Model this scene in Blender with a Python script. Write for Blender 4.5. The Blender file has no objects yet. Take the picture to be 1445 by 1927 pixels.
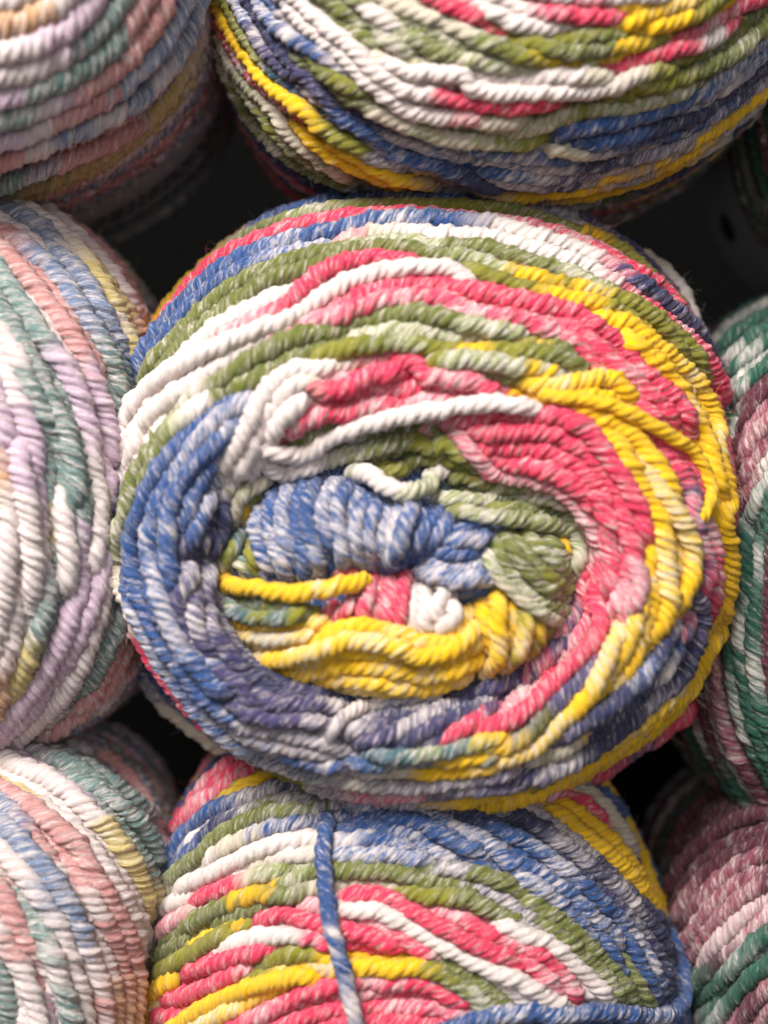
import bpy, math, random
import numpy as np
scene = bpy.context.scene
# ------------------------------------------------------------ camera, world, lamps, exposure
U = 1e-4            # one tenth of a millimetre: the unit the tracing below is written in
DC = 3000.0         # camera distance to the front of the middle ball, in those units
VX, VY = 722.5, 963.5
cam_d = bpy.data.cameras.new("camera"); cam = bpy.data.objects.new("camera", cam_d)
scene.collection.objects.link(cam); scene.camera = cam
GZ = 0.20           # height of the optical axis above the shelf board
cam.location = (0, -DC*U, GZ); cam.rotation_euler = (math.radians(90), 0, 0)
cam_d.sensor_fit = 'VERTICAL'; cam_d.sensor_height = 24
cam_d.lens = 24*DC/1927.0
cam_d.clip_start = 0.01; cam_d.clip_end = 20
cam_d.dof.use_dof = True; cam_d.dof.focus_distance = 0.322; cam_d.dof.aperture_fstop = 4.0
world = bpy.data.worlds.new("World"); scene.world = world; world.use_nodes = True
bg = world.node_tree.nodes["Background"]; bg.inputs[0].default_value = (0.9, 0.95, 1, 1); bg.inputs[1].default_value = 0.035
def area(name, loc, target, size, power, col):
    l = bpy.data.lights.new(name, 'AREA'); l.shape = 'RECTANGLE'; l.size = size[0]; l.size_y = size[1]
    l.energy = power; l.color = col
    o = bpy.data.objects.new(name, l); scene.collection.objects.link(o); o.location = loc
    d = np.array(target)-np.array(loc)
    import mathutils
    o.rotation_euler = mathutils.Vector(d).to_track_quat('-Z', 'Y').to_euler()
area("shop_ceiling_lamp", (-0.26, -0.58, GZ+0.55), (0, 0, GZ), (0.44, 0.34), 16.5, (1.0, 0.95, 0.90))
area("added_front_fill", (0.10, -1.2, GZ+0.15), (0, 0, GZ), (1.0, 0.7), 5.2, (1.0, 0.985, 0.98))  # weaker fill light added behind the camera to lift the ball fronts
scene.view_settings.view_transform = 'Standard'; scene.view_settings.look = 'None'
scene.view_settings.exposure = 0.0; scene.view_settings.gamma = 1.0
scene.render.engine = 'CYCLES'
rng = np.random.default_rng(7)

def W(px, py, y):
    """tracing coordinates at depth y -> world metres"""
    k = (DC+y)/DC*U
    return np.stack([(px-VX)*k, y*U, GZ+(VY-py)*k], -1)

# ------------------------------------------------------------ materials
def node_mat(name):
    m = bpy.data.materials.new(name); m.use_nodes = True
    return m, m.node_tree.nodes, m.node_tree.links, m.node_tree.nodes["Principled BSDF"]
def yarn_material():
    m, N, L, b = node_mat("plied_acrylic_yarn")
    col = N.new('ShaderNodeAttribute'); col.attribute_name = 'dye'
    yc = N.new('ShaderNodeAttribute'); yc.attribute_name = 'yc'
    def mapping(scale):
        n = N.new('ShaderNodeVectorMath'); n.operation = 'MULTIPLY'; n.inputs[1].default_value = scale
        L.new(yc.outputs['Vector'], n.inputs[0]); return n.outputs[0]
    def noise(vec, scale, detail, rough=0.5):
        n = N.new('ShaderNodeTexNoise'); n.inputs['Scale'].default_value = scale
        n.inputs['Detail'].default_value = detail; n.inputs['Roughness'].default_value = rough
        L.new(vec, n.inputs['Vector']); return n.outputs['Fac']
    def math_(op, a, b_, clamp=False):
        n = N.new('ShaderNodeMath'); n.operation = op; n.use_clamp = clamp
        for i, v in enumerate((a, b_)):
            if isinstance(v, (int, float)): n.inputs[i].default_value = v
            else: L.new(v, n.inputs[i])
        return n.outputs[0]
    # undyed flecks: fibres the dye did not reach, long patches lying along each ply
    n1 = noise(mapping((1.7, 1.7, 0.55)), 1.0, 4.0, 0.70)
    n2 = noise(mapping((7.0, 7.0, 1.6)), 1.0, 3.0, 0.7)
    nn = math_('ADD', math_('MULTIPLY', n1, 0.70), math_('MULTIPLY', n2, 0.30))
    thr = math_('SUBTRACT', 0.785, math_('MULTIPLY', col.outputs['Alpha'], 0.50))
    d = math_('SUBTRACT', nn, thr)
    fl = N.new('ShaderNodeMapRange'); fl.interpolation_type = 'SMOOTHSTEP'
    L.new(d, fl.inputs['Value']); fl.inputs['From Min'].default_value = -0.085; fl.inputs['From Max'].default_value = 0.12
    mix = N.new('ShaderNodeMix'); mix.data_type = 'RGBA'
    L.new(math_('MULTIPLY', fl.outputs[0], 0.82), mix.inputs['Factor'])
    L.new(col.outputs['Color'], mix.inputs['A']); mix.inputs['B'].default_value = (0.84, 0.74, 0.70, 1)
    # dye that only half took
    n5 = noise(mapping((3.0, 3.0, 0.8)), 1.0, 3.0, 0.6)
    ti = N.new('ShaderNodeMapRange'); L.new(n5, ti.inputs['Value']); ti.inputs['From Min'].default_value = 0.45; ti.inputs['From Max'].default_value = 0.75
    ti.inputs['To Min'].default_value = 0.0; ti.inputs['To Max'].default_value = 0.10
    mix2 = N.new('ShaderNodeMix'); mix2.data_type = 'RGBA'; L.new(ti.outputs[0], mix2.inputs['Factor'])
    L.new(mix.outputs['Result'], mix2.inputs['A']); mix2.inputs['B'].default_value = (0.84, 0.74, 0.70, 1); mix = mix2
    # uneven uptake of dye, fibre by fibre
    n3 = noise(mapping((7, 7, 0.8)), 1.0, 3.0, 0.65)
    v = N.new('ShaderNodeMapRange'); L.new(n3, v.inputs['Value'])
    v.inputs['From Min'].default_value = 0.25; v.inputs['From Max'].default_value = 0.75
    v.inputs['To Min'].default_value = 0.60; v.inputs['To Max'].default_value = 1.25
    vm = N.new('ShaderNodeVectorMath'); vm.operation = 'SCALE'
    L.new(mix.outputs['Result'], vm.inputs[0]); L.new(v.outputs[0], vm.inputs['Scale'])
    L.new(vm.outputs[0], b.inputs['Base Color'])
    b.inputs['Roughness'].default_value = 0.62
    b.inputs['Specular IOR Level'].default_value = 0.18
    b.inputs['Sheen Weight'].default_value = 0.12; b.inputs['Sheen Roughness'].default_value = 0.45
    b.inputs['Subsurface Weight'].default_value = 0.0; b.inputs['Subsurface Radius'].default_value = (1, .8, .7); b.inputs['Subsurface Scale'].default_value = 0.0007
    n4 = noise(mapping((8, 8, 0.9)), 1.0, 3.0, 0.75)
    bu = N.new('ShaderNodeBump'); bu.inputs['Strength'].default_value = 0.9; bu.inputs['Distance'].default_value = 0.0004
    L.new(n4, bu.inputs['Height']); L.new(bu.outputs[0], b.inputs['Normal'])
    return m
YARN = yarn_material()
def fibre_material():
    m, N, L, b = node_mat("stray_fibre")
    col = N.new('ShaderNodeAttribute'); col.attribute_name = 'dye'
    L.new(col.outputs['Color'], b.inputs['Base Color']); b.inputs['Roughness'].default_value = 0.5
    return m
FIBRE = fibre_material()
def plain(name, colr, rough, bumpscale=None):
    m, N, L, b = node_mat(name)
    b.inputs['Roughness'].default_value = rough
    t = N.new('ShaderNodeTexNoise'); t.inputs['Scale'].default_value = bumpscale or 60; t.inputs['Detail'].default_value = 5
    r = N.new('ShaderNodeValToRGB'); L.new(t.outputs['Fac'], r.inputs[0])
    r.color_ramp.elements[0].color = tuple(c*0.8 for c in colr)+(1,); r.color_ramp.elements[1].color = tuple(min(1, c*1.15) for c in colr)+(1,)
    L.new(r.outputs[0], b.inputs['Base Color']); return m
SHELF = plain("dark_shelf_laminate", (0.004, 0.004, 0.004), 0.9); SHELF.node_tree.nodes['Principled BSDF'].inputs['Specular IOR Level'].default_value = 0.05
PAPER = plain("label_paper", (0.55, 0.55, 0.57), 0.5)
INK = plain("label_ink", (0.01, 0.01, 0.012), 0.5)

# ------------------------------------------------------------ mesh helpers
def make_mesh(name, V, F, mat, parent=None, dye=None, yc=None, smooth=True):
    off = np.array(parent.location) if parent else np.zeros(3)
    me = bpy.data.meshes.new(name)
    V = np.asarray(V)-off
    me.vertices.add(len(V)); me.vertices.foreach_set('co', V.astype(np.float32).ravel())
    F = np.asarray(F, dtype=np.int32); k = F.shape[1]
    me.loops.add(F.size); me.loops.foreach_set('vertex_index', F.ravel())
    me.polygons.add(len(F)); me.polygons.foreach_set('loop_start', np.arange(0, F.size, k, dtype=np.int32))
    me.polygons.foreach_set('loop_total', np.full(len(F), k, dtype=np.int32))
    me.update(calc_edges=True)
    me.polygons.foreach_set('use_smooth', np.full(len(F), smooth, dtype=bool))
    if dye is not None:
        a = me.attributes.new('dye', 'FLOAT_COLOR', 'POINT'); a.data.foreach_set('color', dye.astype(np.float32).ravel())
    if yc is not None:
        a = me.attributes.new('yc', 'FLOAT_VECTOR', 'POINT'); a.data.foreach_set('vector', yc.astype(np.float32).ravel())
    me.materials.append(mat)
    o = bpy.data.objects.new(name, me); scene.collection.objects.link(o)
    if parent: o.parent = parent
    return o

PITCH = 75.0        # length of one full turn of the four plies, tenths of a millimetre
FUZZ = []           # (point, normal, tangent, colour) samples for the stray fibres of the ball being built
def tube(P, r, colors, nv=24, plies=4, closed=False, jitter=16.0, groove=0.83, fuzz=0):
    """twisted four-ply yarn swept along P (world metres); r in metres, colors (n,4)"""
    n = len(P)
    if closed: T = np.roll(P, -1, 0)-np.roll(P, 1, 0)
    else:
        T = np.gradient(P, axis=0)
    T /= np.linalg.norm(T, axis=1)[:, None]+1e-12
    ref = np.array([0.06, -1.0, 0.04])
    if closed:
        Nn = ref-T*(T@ref)[:, None]; Nn /= np.linalg.norm(Nn, axis=1)[:, None]+1e-9
    else:           # rotation-minimising frame
        Nn = np.empty_like(T); v = ref-T[0]*(T[0]@ref); v /= math.sqrt(v@v)+1e-9
        for i in range(n):
            t_ = T[i]; v = v-t_*(v@t_); v = v/(math.sqrt(v@v)+1e-12); Nn[i] = v
    B = np.cross(T, Nn)
    seg = np.linalg.norm(np.diff(P, axis=0), axis=1); s = np.concatenate([[0], np.cumsum(seg)])/U
    tot = s[-1]+(np.linalg.norm(P[0]-P[-1])/U if closed else 0)
    turns = tot/(PITCH*(0.86+0.36*rng.random()))
    if closed: turns = round(turns)
    ph0 = rng.random()*6.28
    wob = 0.5*np.sin(s/61+rng.random()*6)+0.35*np.sin(s/23+rng.random()*6)
    tw = ph0-2*np.pi*s/tot*turns+(0 if closed else wob*0.5)
    th = np.arange(nv)*2*np.pi/nv
    # profile is fixed to the plies: ring vertices turn with the twist
    al = (np.mod(th*plies, 2*np.pi)-np.pi)/plies
    c = 1.0; rp = 0.82
    prof = c*np.cos(al)+np.sqrt(np.maximum(rp**2-(c*np.sin(al))**2, 0)); prof /= prof.max()
    prof = (prof-prof.min())/(prof.max()-prof.min()); prof = groove+(1-groove)*(0.5*prof+0.5*(0.5+0.5*np.cos(al*plies)))
    plyvar = 1+0.10*np.sin(s[:, None]/37+np.floor(th*plies/(2*np.pi))[None]*2.1+ph0)+0.04*np.sin(s[:, None]/13+th[None])
    A = th[None, :]+tw[:, None]
    rr = np.asarray(r)
    if rr.ndim == 0: rr = np.full(n, float(rr))
    rr = rr*(1+0.05*np.sin(s/47+ph0)+0.03*np.sin(s/19+ph0*2))
    R = rr[:, None]*prof[None]*plyvar*(1+0.032*rng.standard_normal((n, nv)))
    V = P[:, None]+R[..., None]*(np.cos(A)[..., None]*Nn[:, None]+np.sin(A)[..., None]*B[:, None])
    ply = np.floor(th*plies/(2*np.pi)+0.0)
    jit = (np.sin(ply*2.4+ph0*3)[None]*jitter+np.sin(s[:, None]/31+ply[None]*1.7)*jitter*0.5)
    sj = np.clip(s[:, None]+jit, 0, s[-1])
    C = np.stack([np.interp(sj, s, colors[:, k]) for k in range(4)], -1)
    off = rng.random()*500
    yc = np.stack([np.broadcast_to(np.cos(th)[None], sj.shape), np.broadcast_to(np.sin(th)[None], sj.shape),
                   np.broadcast_to((s[:, None]+off*10)/10, sj.shape)], -1).copy()
    yc[..., 0] += off*0.37
    idx = np.arange(n*nv).reshape(n, nv)
    a = idx if closed else idx[:-1]
    b2 = np.roll(idx, -1, 0) if closed else idx[1:]
    F = np.stack([a, np.roll(a, -1, 1), np.roll(b2, -1, 1), b2], -1).reshape(-1, 4)
    if fuzz > 0:
        k = int(s[-1]*fuzz)
        if k:
            ii = rng.integers(1, max(2, n-1), k); jj = rng.integers(0, nv, k)
            p = V[ii, jj]; nrm = p-P[ii]; nrm /= np.linalg.norm(nrm, axis=1)[:, None]+1e-9
            keep = nrm[:, 1] < 0.45
            FUZZ.append((p[keep], nrm[keep], T[ii][keep], C[ii, jj][keep]))
    return V.reshape(-1, 3), F, C.reshape(-1, 4), yc.reshape(-1, 3)
class Bag:
    def __init__(s): s.V = []; s.F = []; s.C = []; s.Y = []; s.n = 0
    def add(s, t):
        s.V.append(t[0]); s.F.append(t[1]+s.n); s.C.append(t[2]); s.Y.append(t[3]); s.n += len(t[0])
    def build(s, name, mat, parent):
        return make_mesh(name, np.concatenate(s.V), np.concatenate(s.F), mat, parent, np.concatenate(s.C), np.concatenate(s.Y))

# ------------------------------------------------------------ dyes:  (r, g, b, share of undyed flecks)
DYE = {
 'Wh': (.86,.75,.71,0.25), 'Cr': (.68,.60,.47,0.40), 'Bl': (.020,.078,.26,0.43), 'Lb': (.027,.105,.31,0.62),
 'Nv': (.028,.034,.10,0.35), 'Vi': (.052,.045,.14,0.43), 'Gr': (.15,.175,.026,0.45), 'Pg': (.25,.31,.075,0.62),
 'Ol': (.25,.24,.018,0.35), 'Ye': (1.0,.585,.004,0.31), 'Py': (.95,.62,.06,0.57), 'Pk': (.82,.035,.11,0.45),
 'Pp': (.80,.12,.21,0.62), 'Te': (.04,.13,.17,0.47), 'Gy': (.19,.18,.27,0.62),
 'Bu': (.66,.52,.20,0.45), 'Ow': (.80,.69,.67,0.47), 'Sa': (.64,.29,.28,0.49), 'Db': (.17,.24,.40,0.55),
 'Sg': (.15,.25,.235,0.53), 'Li': (.66,.48,.62,0.49), 'Pe': (.66,.36,.18,0.52),
 'Dg': (.012,.10,.065,0.35), 'Bg': (.095,.012,.03,0.37), 'Dr': (.32,.07,.115,0.53), 'Gw': (.22,.30,.25,0.61), 'Wr': (.62,.40,.42,0.57)}
CN = {'Wh':'white','Cr':'cream','Bl':'blue','Lb':'light blue','Nv':'navy','Vi':'violet','Gr':'green','Pg':'pale green','Ol':'olive',
 'Ye':'yellow','Py':'pale yellow','Pk':'pink','Pp':'pale pink','Te':'teal','Gy':'grey','Bu':'butter yellow','Ow':'off-white','Sa':'salmon',
 'Db':'dusty blue','Sg':'sage green','Li':'lilac','Pe':'peach','Dg':'dark green','Bg':'burgundy','Dr':'dusty rose','Gw':'grey white','Wr':'pale rose'}
CROP = {'a':(180,350,2.223),'b':(795,350,2.223),'c':(350,780,2.752),'d':(800,780,2.24),'e':(380,850,3.6125),'f':(740,850,3.6125),
 'g':(380,0,2.89),'h':(880,0,2.5575),'i':(200,640,2.24),'j':(250,1420,2.89),'k':(700,1420,2.3306),'l':(400,1250,2.4083),
 'm':(0,0,2.4083),'n':(0,360,1.8),'o':(0,1380,2.0643),'q':(1200,150,2.265),'r':(1200,1000,2.078),'z':(0,0,1.0)}
def parse(txt):
    """'a Bl 10,20 30,40' -> radius, lift, flags, points, dye codes"""
    r = None; lift = 0.0; crop = 'z'; code = 'Wh'; pts = []; cols = []
    for t in txt.split():
        if t[0] == '@': lift = float(t[1:])
        elif t[0] == '$': r = float(t[1:])
        elif ',' in t:
            x, y = t.split(','); ox, oy, sc = CROP[crop]
            pts.append((ox+float(x)/sc, oy+float(y)/sc)); cols.append(code)
        elif len(t) == 1: crop = t
        else: code = t
    p = [np.array(q) for q in pts]; i = 1      # merge points that double back where two notes overlap
    while i < len(p)-1:
        d0 = p[i]-p[i-1]; d1 = p[i+1]-p[i]; c = (d0@d1)/(np.linalg.norm(d0)*np.linalg.norm(d1)+1e-9)
        if c < 0.05 and np.linalg.norm(d1) < 45 and len(p) > 4:
            p[i] = (p[i]+p[i+1])/2; del p[i+1], cols[i+1]; i = max(1, i-1)
        else: i += 1
    for e in (0, -1):                           # carry on past the edge of what the photograph shows
        q = p[e]
        if q[0] < 16 or q[0] > 1428 or q[1] < 14 or q[1] > 1912:
            t = q-p[1 if e == 0 else -2]; t = t/np.linalg.norm(t)*130
            if e == 0: p.insert(0, q+t); cols.insert(0, cols[0])
            else: p.append(q+t); cols.append(cols[-1])
    return r, lift, np.array(p), cols
def spline(pts, step=6.0):
    """Catmull-Rom through pts; also returns the fractional control index"""
    n = len(pts); P = np.vstack([2*pts[0]-pts[1], pts, 2*pts[-1]-pts[-2]])
    out = []; ix = []
    for i in range(n-1):
        p0, p1, p2, p3 = P[i:i+4]; m = max(2, int(np.linalg.norm(p2-p1)/step))
        t = (np.arange(m)/m)[:, None]
        out.append(0.5*((2*p1)+(-p0+p2)*t+(2*p0-5*p1+4*p2-p3)*t**2+(-p0+3*p1-3*p2+p3)*t**3)); ix.append(i+t[:, 0])
    out.append(pts[-1:]); ix.append(np.array([n-1.0]))
    return np.vstack(out), np.concatenate(ix)
def resample(P, vals, step):
    s = np.concatenate([[0], np.cumsum(np.linalg.norm(np.diff(P, axis=0), axis=1))])
    m = max(5, int(s[-1]/step)); q = np.linspace(0, s[-1], m)
    return np.stack([np.interp(q, s, P[:, k]) for k in range(3)], -1), np.stack([np.interp(q, s, vals[:, k]) for k in range(vals.shape[1])], -1)
def smooth(P, it=2, closed=False):
    for _ in range(it):
        Q = P.copy()
        if closed: Q = 0.5*P+0.25*(np.roll(P, 1, 0)+np.roll(P, -1, 0))
        else: Q[1:-1] = 0.5*P[1:-1]+0.25*(P[:-2]+P[2:])
        P = Q
    return P

# ------------------------------------------------------------ a ball's body: rounded front, straight side going back
class Body:
    def __init__(s, hole, poly, y0, D, t0, depth, core=None):
        s.h = np.array(hole, float); s.y0 = y0; s.D = D; s.t0 = t0; s.depth = depth
        s.S = s.radial(poly); s.C = s.radial(core) if core is not None else None
        if core is None: s.De = lambda a: np.full(np.shape(a), float(D))
        else: s.De = lambda a: D*np.clip((s.rad(s.S, a)-s.rad(s.C, a))/380.0, 0.42, 1.0)
    def radial(s, poly):
        P = np.array(poly, float)-s.h; a = np.arctan2(P[:, 1], P[:, 0]); r = np.hypot(P[:, 0], P[:, 1])
        o = np.argsort(a); a = a[o]; r = r[o]
        a = np.concatenate([a-2*np.pi, a, a+2*np.pi]); r = np.tile(r, 3)
        g = np.linspace(-np.pi, np.pi, 361); v = np.interp(g, a, r)
        k = np.exp(-0.5*(np.arange(-6, 7)/3.0)**2); k /= k.sum()
        vv = np.convolve(np.concatenate([v[-13:-1], v, v[1:13]]), k, 'same')[12:-12]
        return (g, vv)
    def rad(s, tab, a): return np.interp(a, tab[0], tab[1])
    def prof(s, x, y):
        """depth of the front surface, for points inside the outline"""
        dx = x-s.h[0]; dy = y-s.h[1]; a = np.arctan2(dy, dx); r = np.hypot(dx, dy); S = s.rad(s.S, a)
        if s.C is None:
            u = np.clip((r/S-s.t0)/(1-s.t0), 0, 1)
            return s.y0+s.D*(1-np.sqrt(1-u*u+1e-9))
        C = s.rad(s.C, a); t = np.clip((r-C)/(S-C), 0, 1)
        sh = np.where(t < s.t0, 100*(1-t/s.t0)**2, s.De(a)*(1-np.sqrt(np.maximum(1-((t-s.t0)/(1-s.t0))**2, 0)+1e-9)))
        u = r/C
        co = -2+100*np.clip(u, 0, 1)**5+34*np.exp(-(u/0.22)**2)
        k = np.clip((u-0.96)/0.08, 0, 1)
        return s.y0+co*(1-k)+sh*k
    def rho(s, x, y):
        dx = x-s.h[0]; dy = y-s.h[1]; return np.hypot(dx, dy)/s.rad(s.S, np.arctan2(dy, dx))
    def f(s, x, y):
        """depth where the line of sight through (x, y) meets the body"""
        yy = s.prof(x, y); out = s.rho(x, y) > 1
        if out.any():
            ye = s.y0+s.D; res = np.full(out.sum(), ye+60.0); found = np.zeros(out.sum(), bool)
            for d in np.arange(0, s.depth, 12.0):
                k = (DC+ye+d)/(DC+ye)
                q = s.rho(VX+(x[out]-VX)*k, VY+(y[out]-VY)*k) <= 1
                res[q & ~found] = ye+d; found |= q
            yy = yy.copy(); yy[out] = res
        return yy
    def loop_front(s, t, n):
        a = np.linspace(-np.pi, np.pi, n, endpoint=False); S = s.rad(s.S, a)
        r = (s.rad(s.C, a)*(1-t)+S*t) if s.C is not None else S*t
        x = s.h[0]+np.cos(a)*r; y = s.h[1]+np.sin(a)*r
        return x, y, s.prof(x, y)
    def loop_world(s, t, n, inset):
        """front loop in world metres, pushed inset (tracing units) in along the surface normal"""
        w = lambda q: W(*s.loop_front(q, n))
        P = w(t); dt = 0.012; A = w(min(1.0, t+dt)); B = w(max(0.0, t-dt))
        if s.C is not None and t < 0.05: A = w(0.08); B = w(0.05)
        Tt = A-B; Ta = np.roll(P, -1, 0)-np.roll(P, 1, 0)
        N_ = np.cross(Ta, Tt); N_ /= np.linalg.norm(N_, axis=1)[:, None]+1e-12
        N_ *= np.sign((N_[:, 1]).mean() or 1)      # pointing back into the ball
        for _ in range(3): N_ = 0.5*N_+0.25*(np.roll(N_, 1, 0)+np.roll(N_, -1, 0))
        if t > 0.985:
            c = P.mean(0); N_ = c-P; N_[:, 1] = 0; N_ /= np.linalg.norm(N_, axis=1)[:, None]
        return P+N_*(inset*U if np.ndim(inset) == 0 else inset[:, None]*U)
    def loop_side(s, d, n):
        """world loop d behind the widest outline"""
        x, y, _ = s.loop_front(1.0, n); ye = s.y0+s.De(np.linspace(-np.pi, np.pi, n, endpoint=False)); P = W(x, y, ye)
        c = W(s.h[0], s.h[1], s.y0+s.D); e = max(0.0, (d-(s.depth-350))/350)
        k = math.sqrt(max(0.03, 1-e*e))
        Q = c+(P-c)*k; Q[:, 1] = (ye+d*(s.depth+s.y0+s.D-ye)/s.depth)*U
        return Q

def settle(paths, radii, free, iters=14):
    """let the strands push one another apart until they lie side by side or one over the other"""
    n = [len(p) for p in paths]; sid = np.repeat(np.arange(len(n)), n)
    X = np.concatenate(paths)/U; X0 = X.copy(); Rr = np.repeat(np.array(radii), n).astype(np.float32)
    e = np.concatenate([np.minimum(np.arange(k), np.arange(k)[::-1]) for k in n])
    w = np.clip((e-3)/3, 0, 1); fr = np.repeat(np.array(free, float), n)
    Xf = X.astype(np.float32); I = []; J = []
    for a in range(0, len(X), 800):
        q = Xf[a:a+800]; d2 = (q*q).sum(1)[:, None]+(Xf*Xf).sum(1)[None]-2*(q@Xf.T)
        ii, jj = np.nonzero((d2 < 70.0**2) & (sid[a:a+800, None] != sid[None])); I.append(ii+a); J.append(jj)
    I = np.concatenate(I); J = np.concatenate(J); need = (Rr[I]+Rr[J])*0.88
    for it in range(iters):
        d = X[I]-X[J]; L = np.sqrt((d*d).sum(1))+1e-4
        ov = np.maximum(need-L, 0)*w[J]; mx = np.zeros(len(X)); np.maximum.at(mx, I, ov)
        ov = np.where(ov > 0.55*mx[I], ov, 0)
        cnt = np.bincount(I, ov > 0, len(X))+1e-6
        D = np.stack([np.bincount(I, d[:, k]/L*ov, len(X)) for k in range(3)], -1)/cnt[:, None]*0.5
        X = X+D*(w*fr)[:, None]
        X = X+(X0-X)*0.05
        i = 0
        for k in n:
            for _ in range(8):
                seg = X[i:i+k]-X0[i:i+k]; seg[1:-1] = 0.5*seg[1:-1]+0.25*(seg[:-2]+seg[2:]); X[i:i+k] = X0[i:i+k]+seg
            i += k
        dd = X-X0; dd[:, 1] *= 0.4; L = np.linalg.norm(dd, axis=1, keepdims=True); dd = dd*np.minimum(1, 8/(L+1e-6)); dd[:, 1] /= 0.4; X = X0+dd
    out = []; i = 0
    for k in n: out.append(X[i:i+k]*U); i += k
    return out

def build_ball(label, body, strands, palette, r0, group, fuzz=0.9, category='yarn ball', extras=None):
    FUZZ.clear()
    zc = W(body.h[0], body.h[1], body.y0+body.D)
    bottom = body.loop_side(0, 60)[:, 2].min()
    root = bpy.data.objects.new('yarn_ball', None); scene.collection.objects.link(root)
    root.location = (zc[0], (body.y0+body.D+body.depth*0.4)*U, bottom); root.empty_display_size = 0.02
    root['label'] = label; root['category'] = category; root['group'] = group
    made = []; stage = []; cloudP = []; cloudC = []
    for txt in strands:
        name = 'strand'
        if txt[0] == '!': name = 'loose_strand'; txt = txt[1:]
        r, lift, pts, cols = parse(txt)
        r = (r or r0)*(0.92+0.11*rng.random())
        xy, ix = spline(pts); cv = np.array([DYE[c] for c in cols])
        jit = 1+0.10*(rng.random((len(cv), 1))-0.5); cv = np.hstack([cv[:, :3]*jit, cv[:, 3:]])
        C = np.stack([np.interp(ix, np.arange(len(cv)), cv[:, k]) for k in range(4)], -1)
        dep = body.f(xy[:, 0], xy[:, 1])
        cloudP.append(xy[::3]); cloudC.append(C[::3])
        s = np.concatenate([[0], np.cumsum(np.hypot(*np.diff(xy, axis=0).T))])
        e = np.minimum(s, s[-1]-s); dive = 62*np.clip(1-e/46, 0, 1)**1.5
        dep = dep-lift-r*0.35+(rng.random()-0.5)*14+4*np.sin(s/70+rng.random()*6)+(dive if name == 'strand' else dive*0.6)
        P = W(xy[:, 0], xy[:, 1], dep)
        P, C = resample(P, C, 7.5*U); P = smooth(P, 2)
        stage.append([P, C, r, name, cols])
    new = settle([q[0] for q in stage], [q[2] for q in stage], [q[3] == 'strand' for q in stage]) if stage else []
    for (P, C, r, name, cols), P2 in zip(stage, new):
        P, C = resample(P2, C, 3.6*U); P = smooth(P, 4)
        n = len(P); rr = np.full(n, r*U); tap = np.minimum(np.arange(n), np.arange(n)[::-1])/6.0
        rr *= np.clip(0.12+0.88*tap, 0, 1)
        t = tube(P, rr, C, fuzz=fuzz*0.9)
        made.append((len(P)*r, name, t, cols))
    made.sort(key=lambda m: -m[0])
    rest = Bag(); k = 0
    for m in made:
        if m[1] == 'strand' and k >= 96: rest.add(m[2]); continue
        k += 1
        o = make_mesh(m[1], m[2][0], m[2][1], YARN, root, m[2][2], m[2][3])
        seq = []
        for c in m[3]:
            if CN[c] not in seq: seq.append(CN[c])
        o['label'] = (' and '.join(seq[:3]) if len(seq) > 1 else seq[0])+(' loose strand' if m[1] == 'loose_strand' else ' strand')
    if rest.n: rest.build('short_strand', YARN, root)['kind'] = 'stuff'
    # the windings under and behind the traced strands
    cp = np.concatenate(cloudP) if cloudP else None; cc = np.concatenate(cloudC) if cloudC else None
    bag = Bag(); ts = []; t = 0.03 if body.C is not None else 0.25
    gap = r0*1.75
    xs = np.linspace(t, 1, 400)
    L = np.stack([np.mean(np.stack([np.stack(body.loop_front(q, 40), -1)], 0), 0) for q in xs])   # (400,40,3)
    ds = np.linalg.norm(np.diff(L, axis=0), axis=2).max(1); acc = np.concatenate([[0], np.cumsum(ds)])
    ts = np.interp(np.arange(0, acc[-1], gap), acc, xs)
    def seqcolor(n, length):
        k = max(3, int(length/330)); c = np.array([DYE[palette[rng.integers(len(palette))]] for _ in range(k)])
        u = np.linspace(0, k, n, endpoint=False); i = np.floor(u).astype(int); w = np.clip((u-i-0.6)/0.4, 0, 1)[:, None]
        return c[i % k]*(1-w)+c[(i+1) % k]*w
    for t in ts:
        x, y, dep = body.loop_front(t, 620)
        wv = 6*np.sin(np.linspace(0, 2*np.pi, 620, endpoint=False)*rng.integers(2, 6)+rng.random()*6)
        P = body.loop_world(t, 620, r0*1.1+wv*0.6)
        vis = (x > -60) & (x < 1505) & (y > -60) & (y < 1990)
        C = seqcolor(620, 3500)
        if cp is not None and vis.any():
            q = np.stack([x[vis], y[vis]], -1)
            j = ((q[:, None]-cp[None])**2).sum(-1); jm = j.argmin(1)
            near = np.sqrt(j[np.arange(len(q)), jm]) < 80
            tmp = C[vis]; tmp[near] = cc[jm][near]; C[vis] = tmp
        bag.add(tube(P, (r0+1.5)*U, C, nv=16, closed=True, fuzz=fuzz*0.22 if vis.any() else 0))
    d = gap*0.5
    while d < body.depth-20:
        P = body.loop_side(d, 520)
        bag.add(tube(P, (r0+1)*U, seqcolor(520, 3500), nv=12, closed=True, fuzz=fuzz*0.07)); d += gap*0.92
    bag.build('under_winding', YARN, root)['kind'] = 'stuff'
    # packed inside of the ball, just under the windings
    rings = []
    x0, y0_, d0 = body.loop_front(ts[0]*0.02 if body.C is None else 0.0, 90)
    if body.C is not None:
        for u in (0.02, 0.4, 0.7, 0.9):
            xx = body.h[0]+(x0-body.h[0])*u; yy = body.h[1]+(y0_-body.h[1])*u
            rings.append(W(xx, yy, body.prof(xx, yy)+34))
    for q in np.linspace(0.03, 0.98, 26):
        rings.append(body.loop_world(q, 90, r0*2.6))
    ctr = W(body.h[0], body.h[1], body.y0+body.D)
    for d in np.linspace(60, body.depth-10, 12):
        Q = body.loop_side(d, 90); c = ctr.copy(); c[1] = Q[0, 1]; rings.append(c+(Q-c)*0.93)
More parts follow.
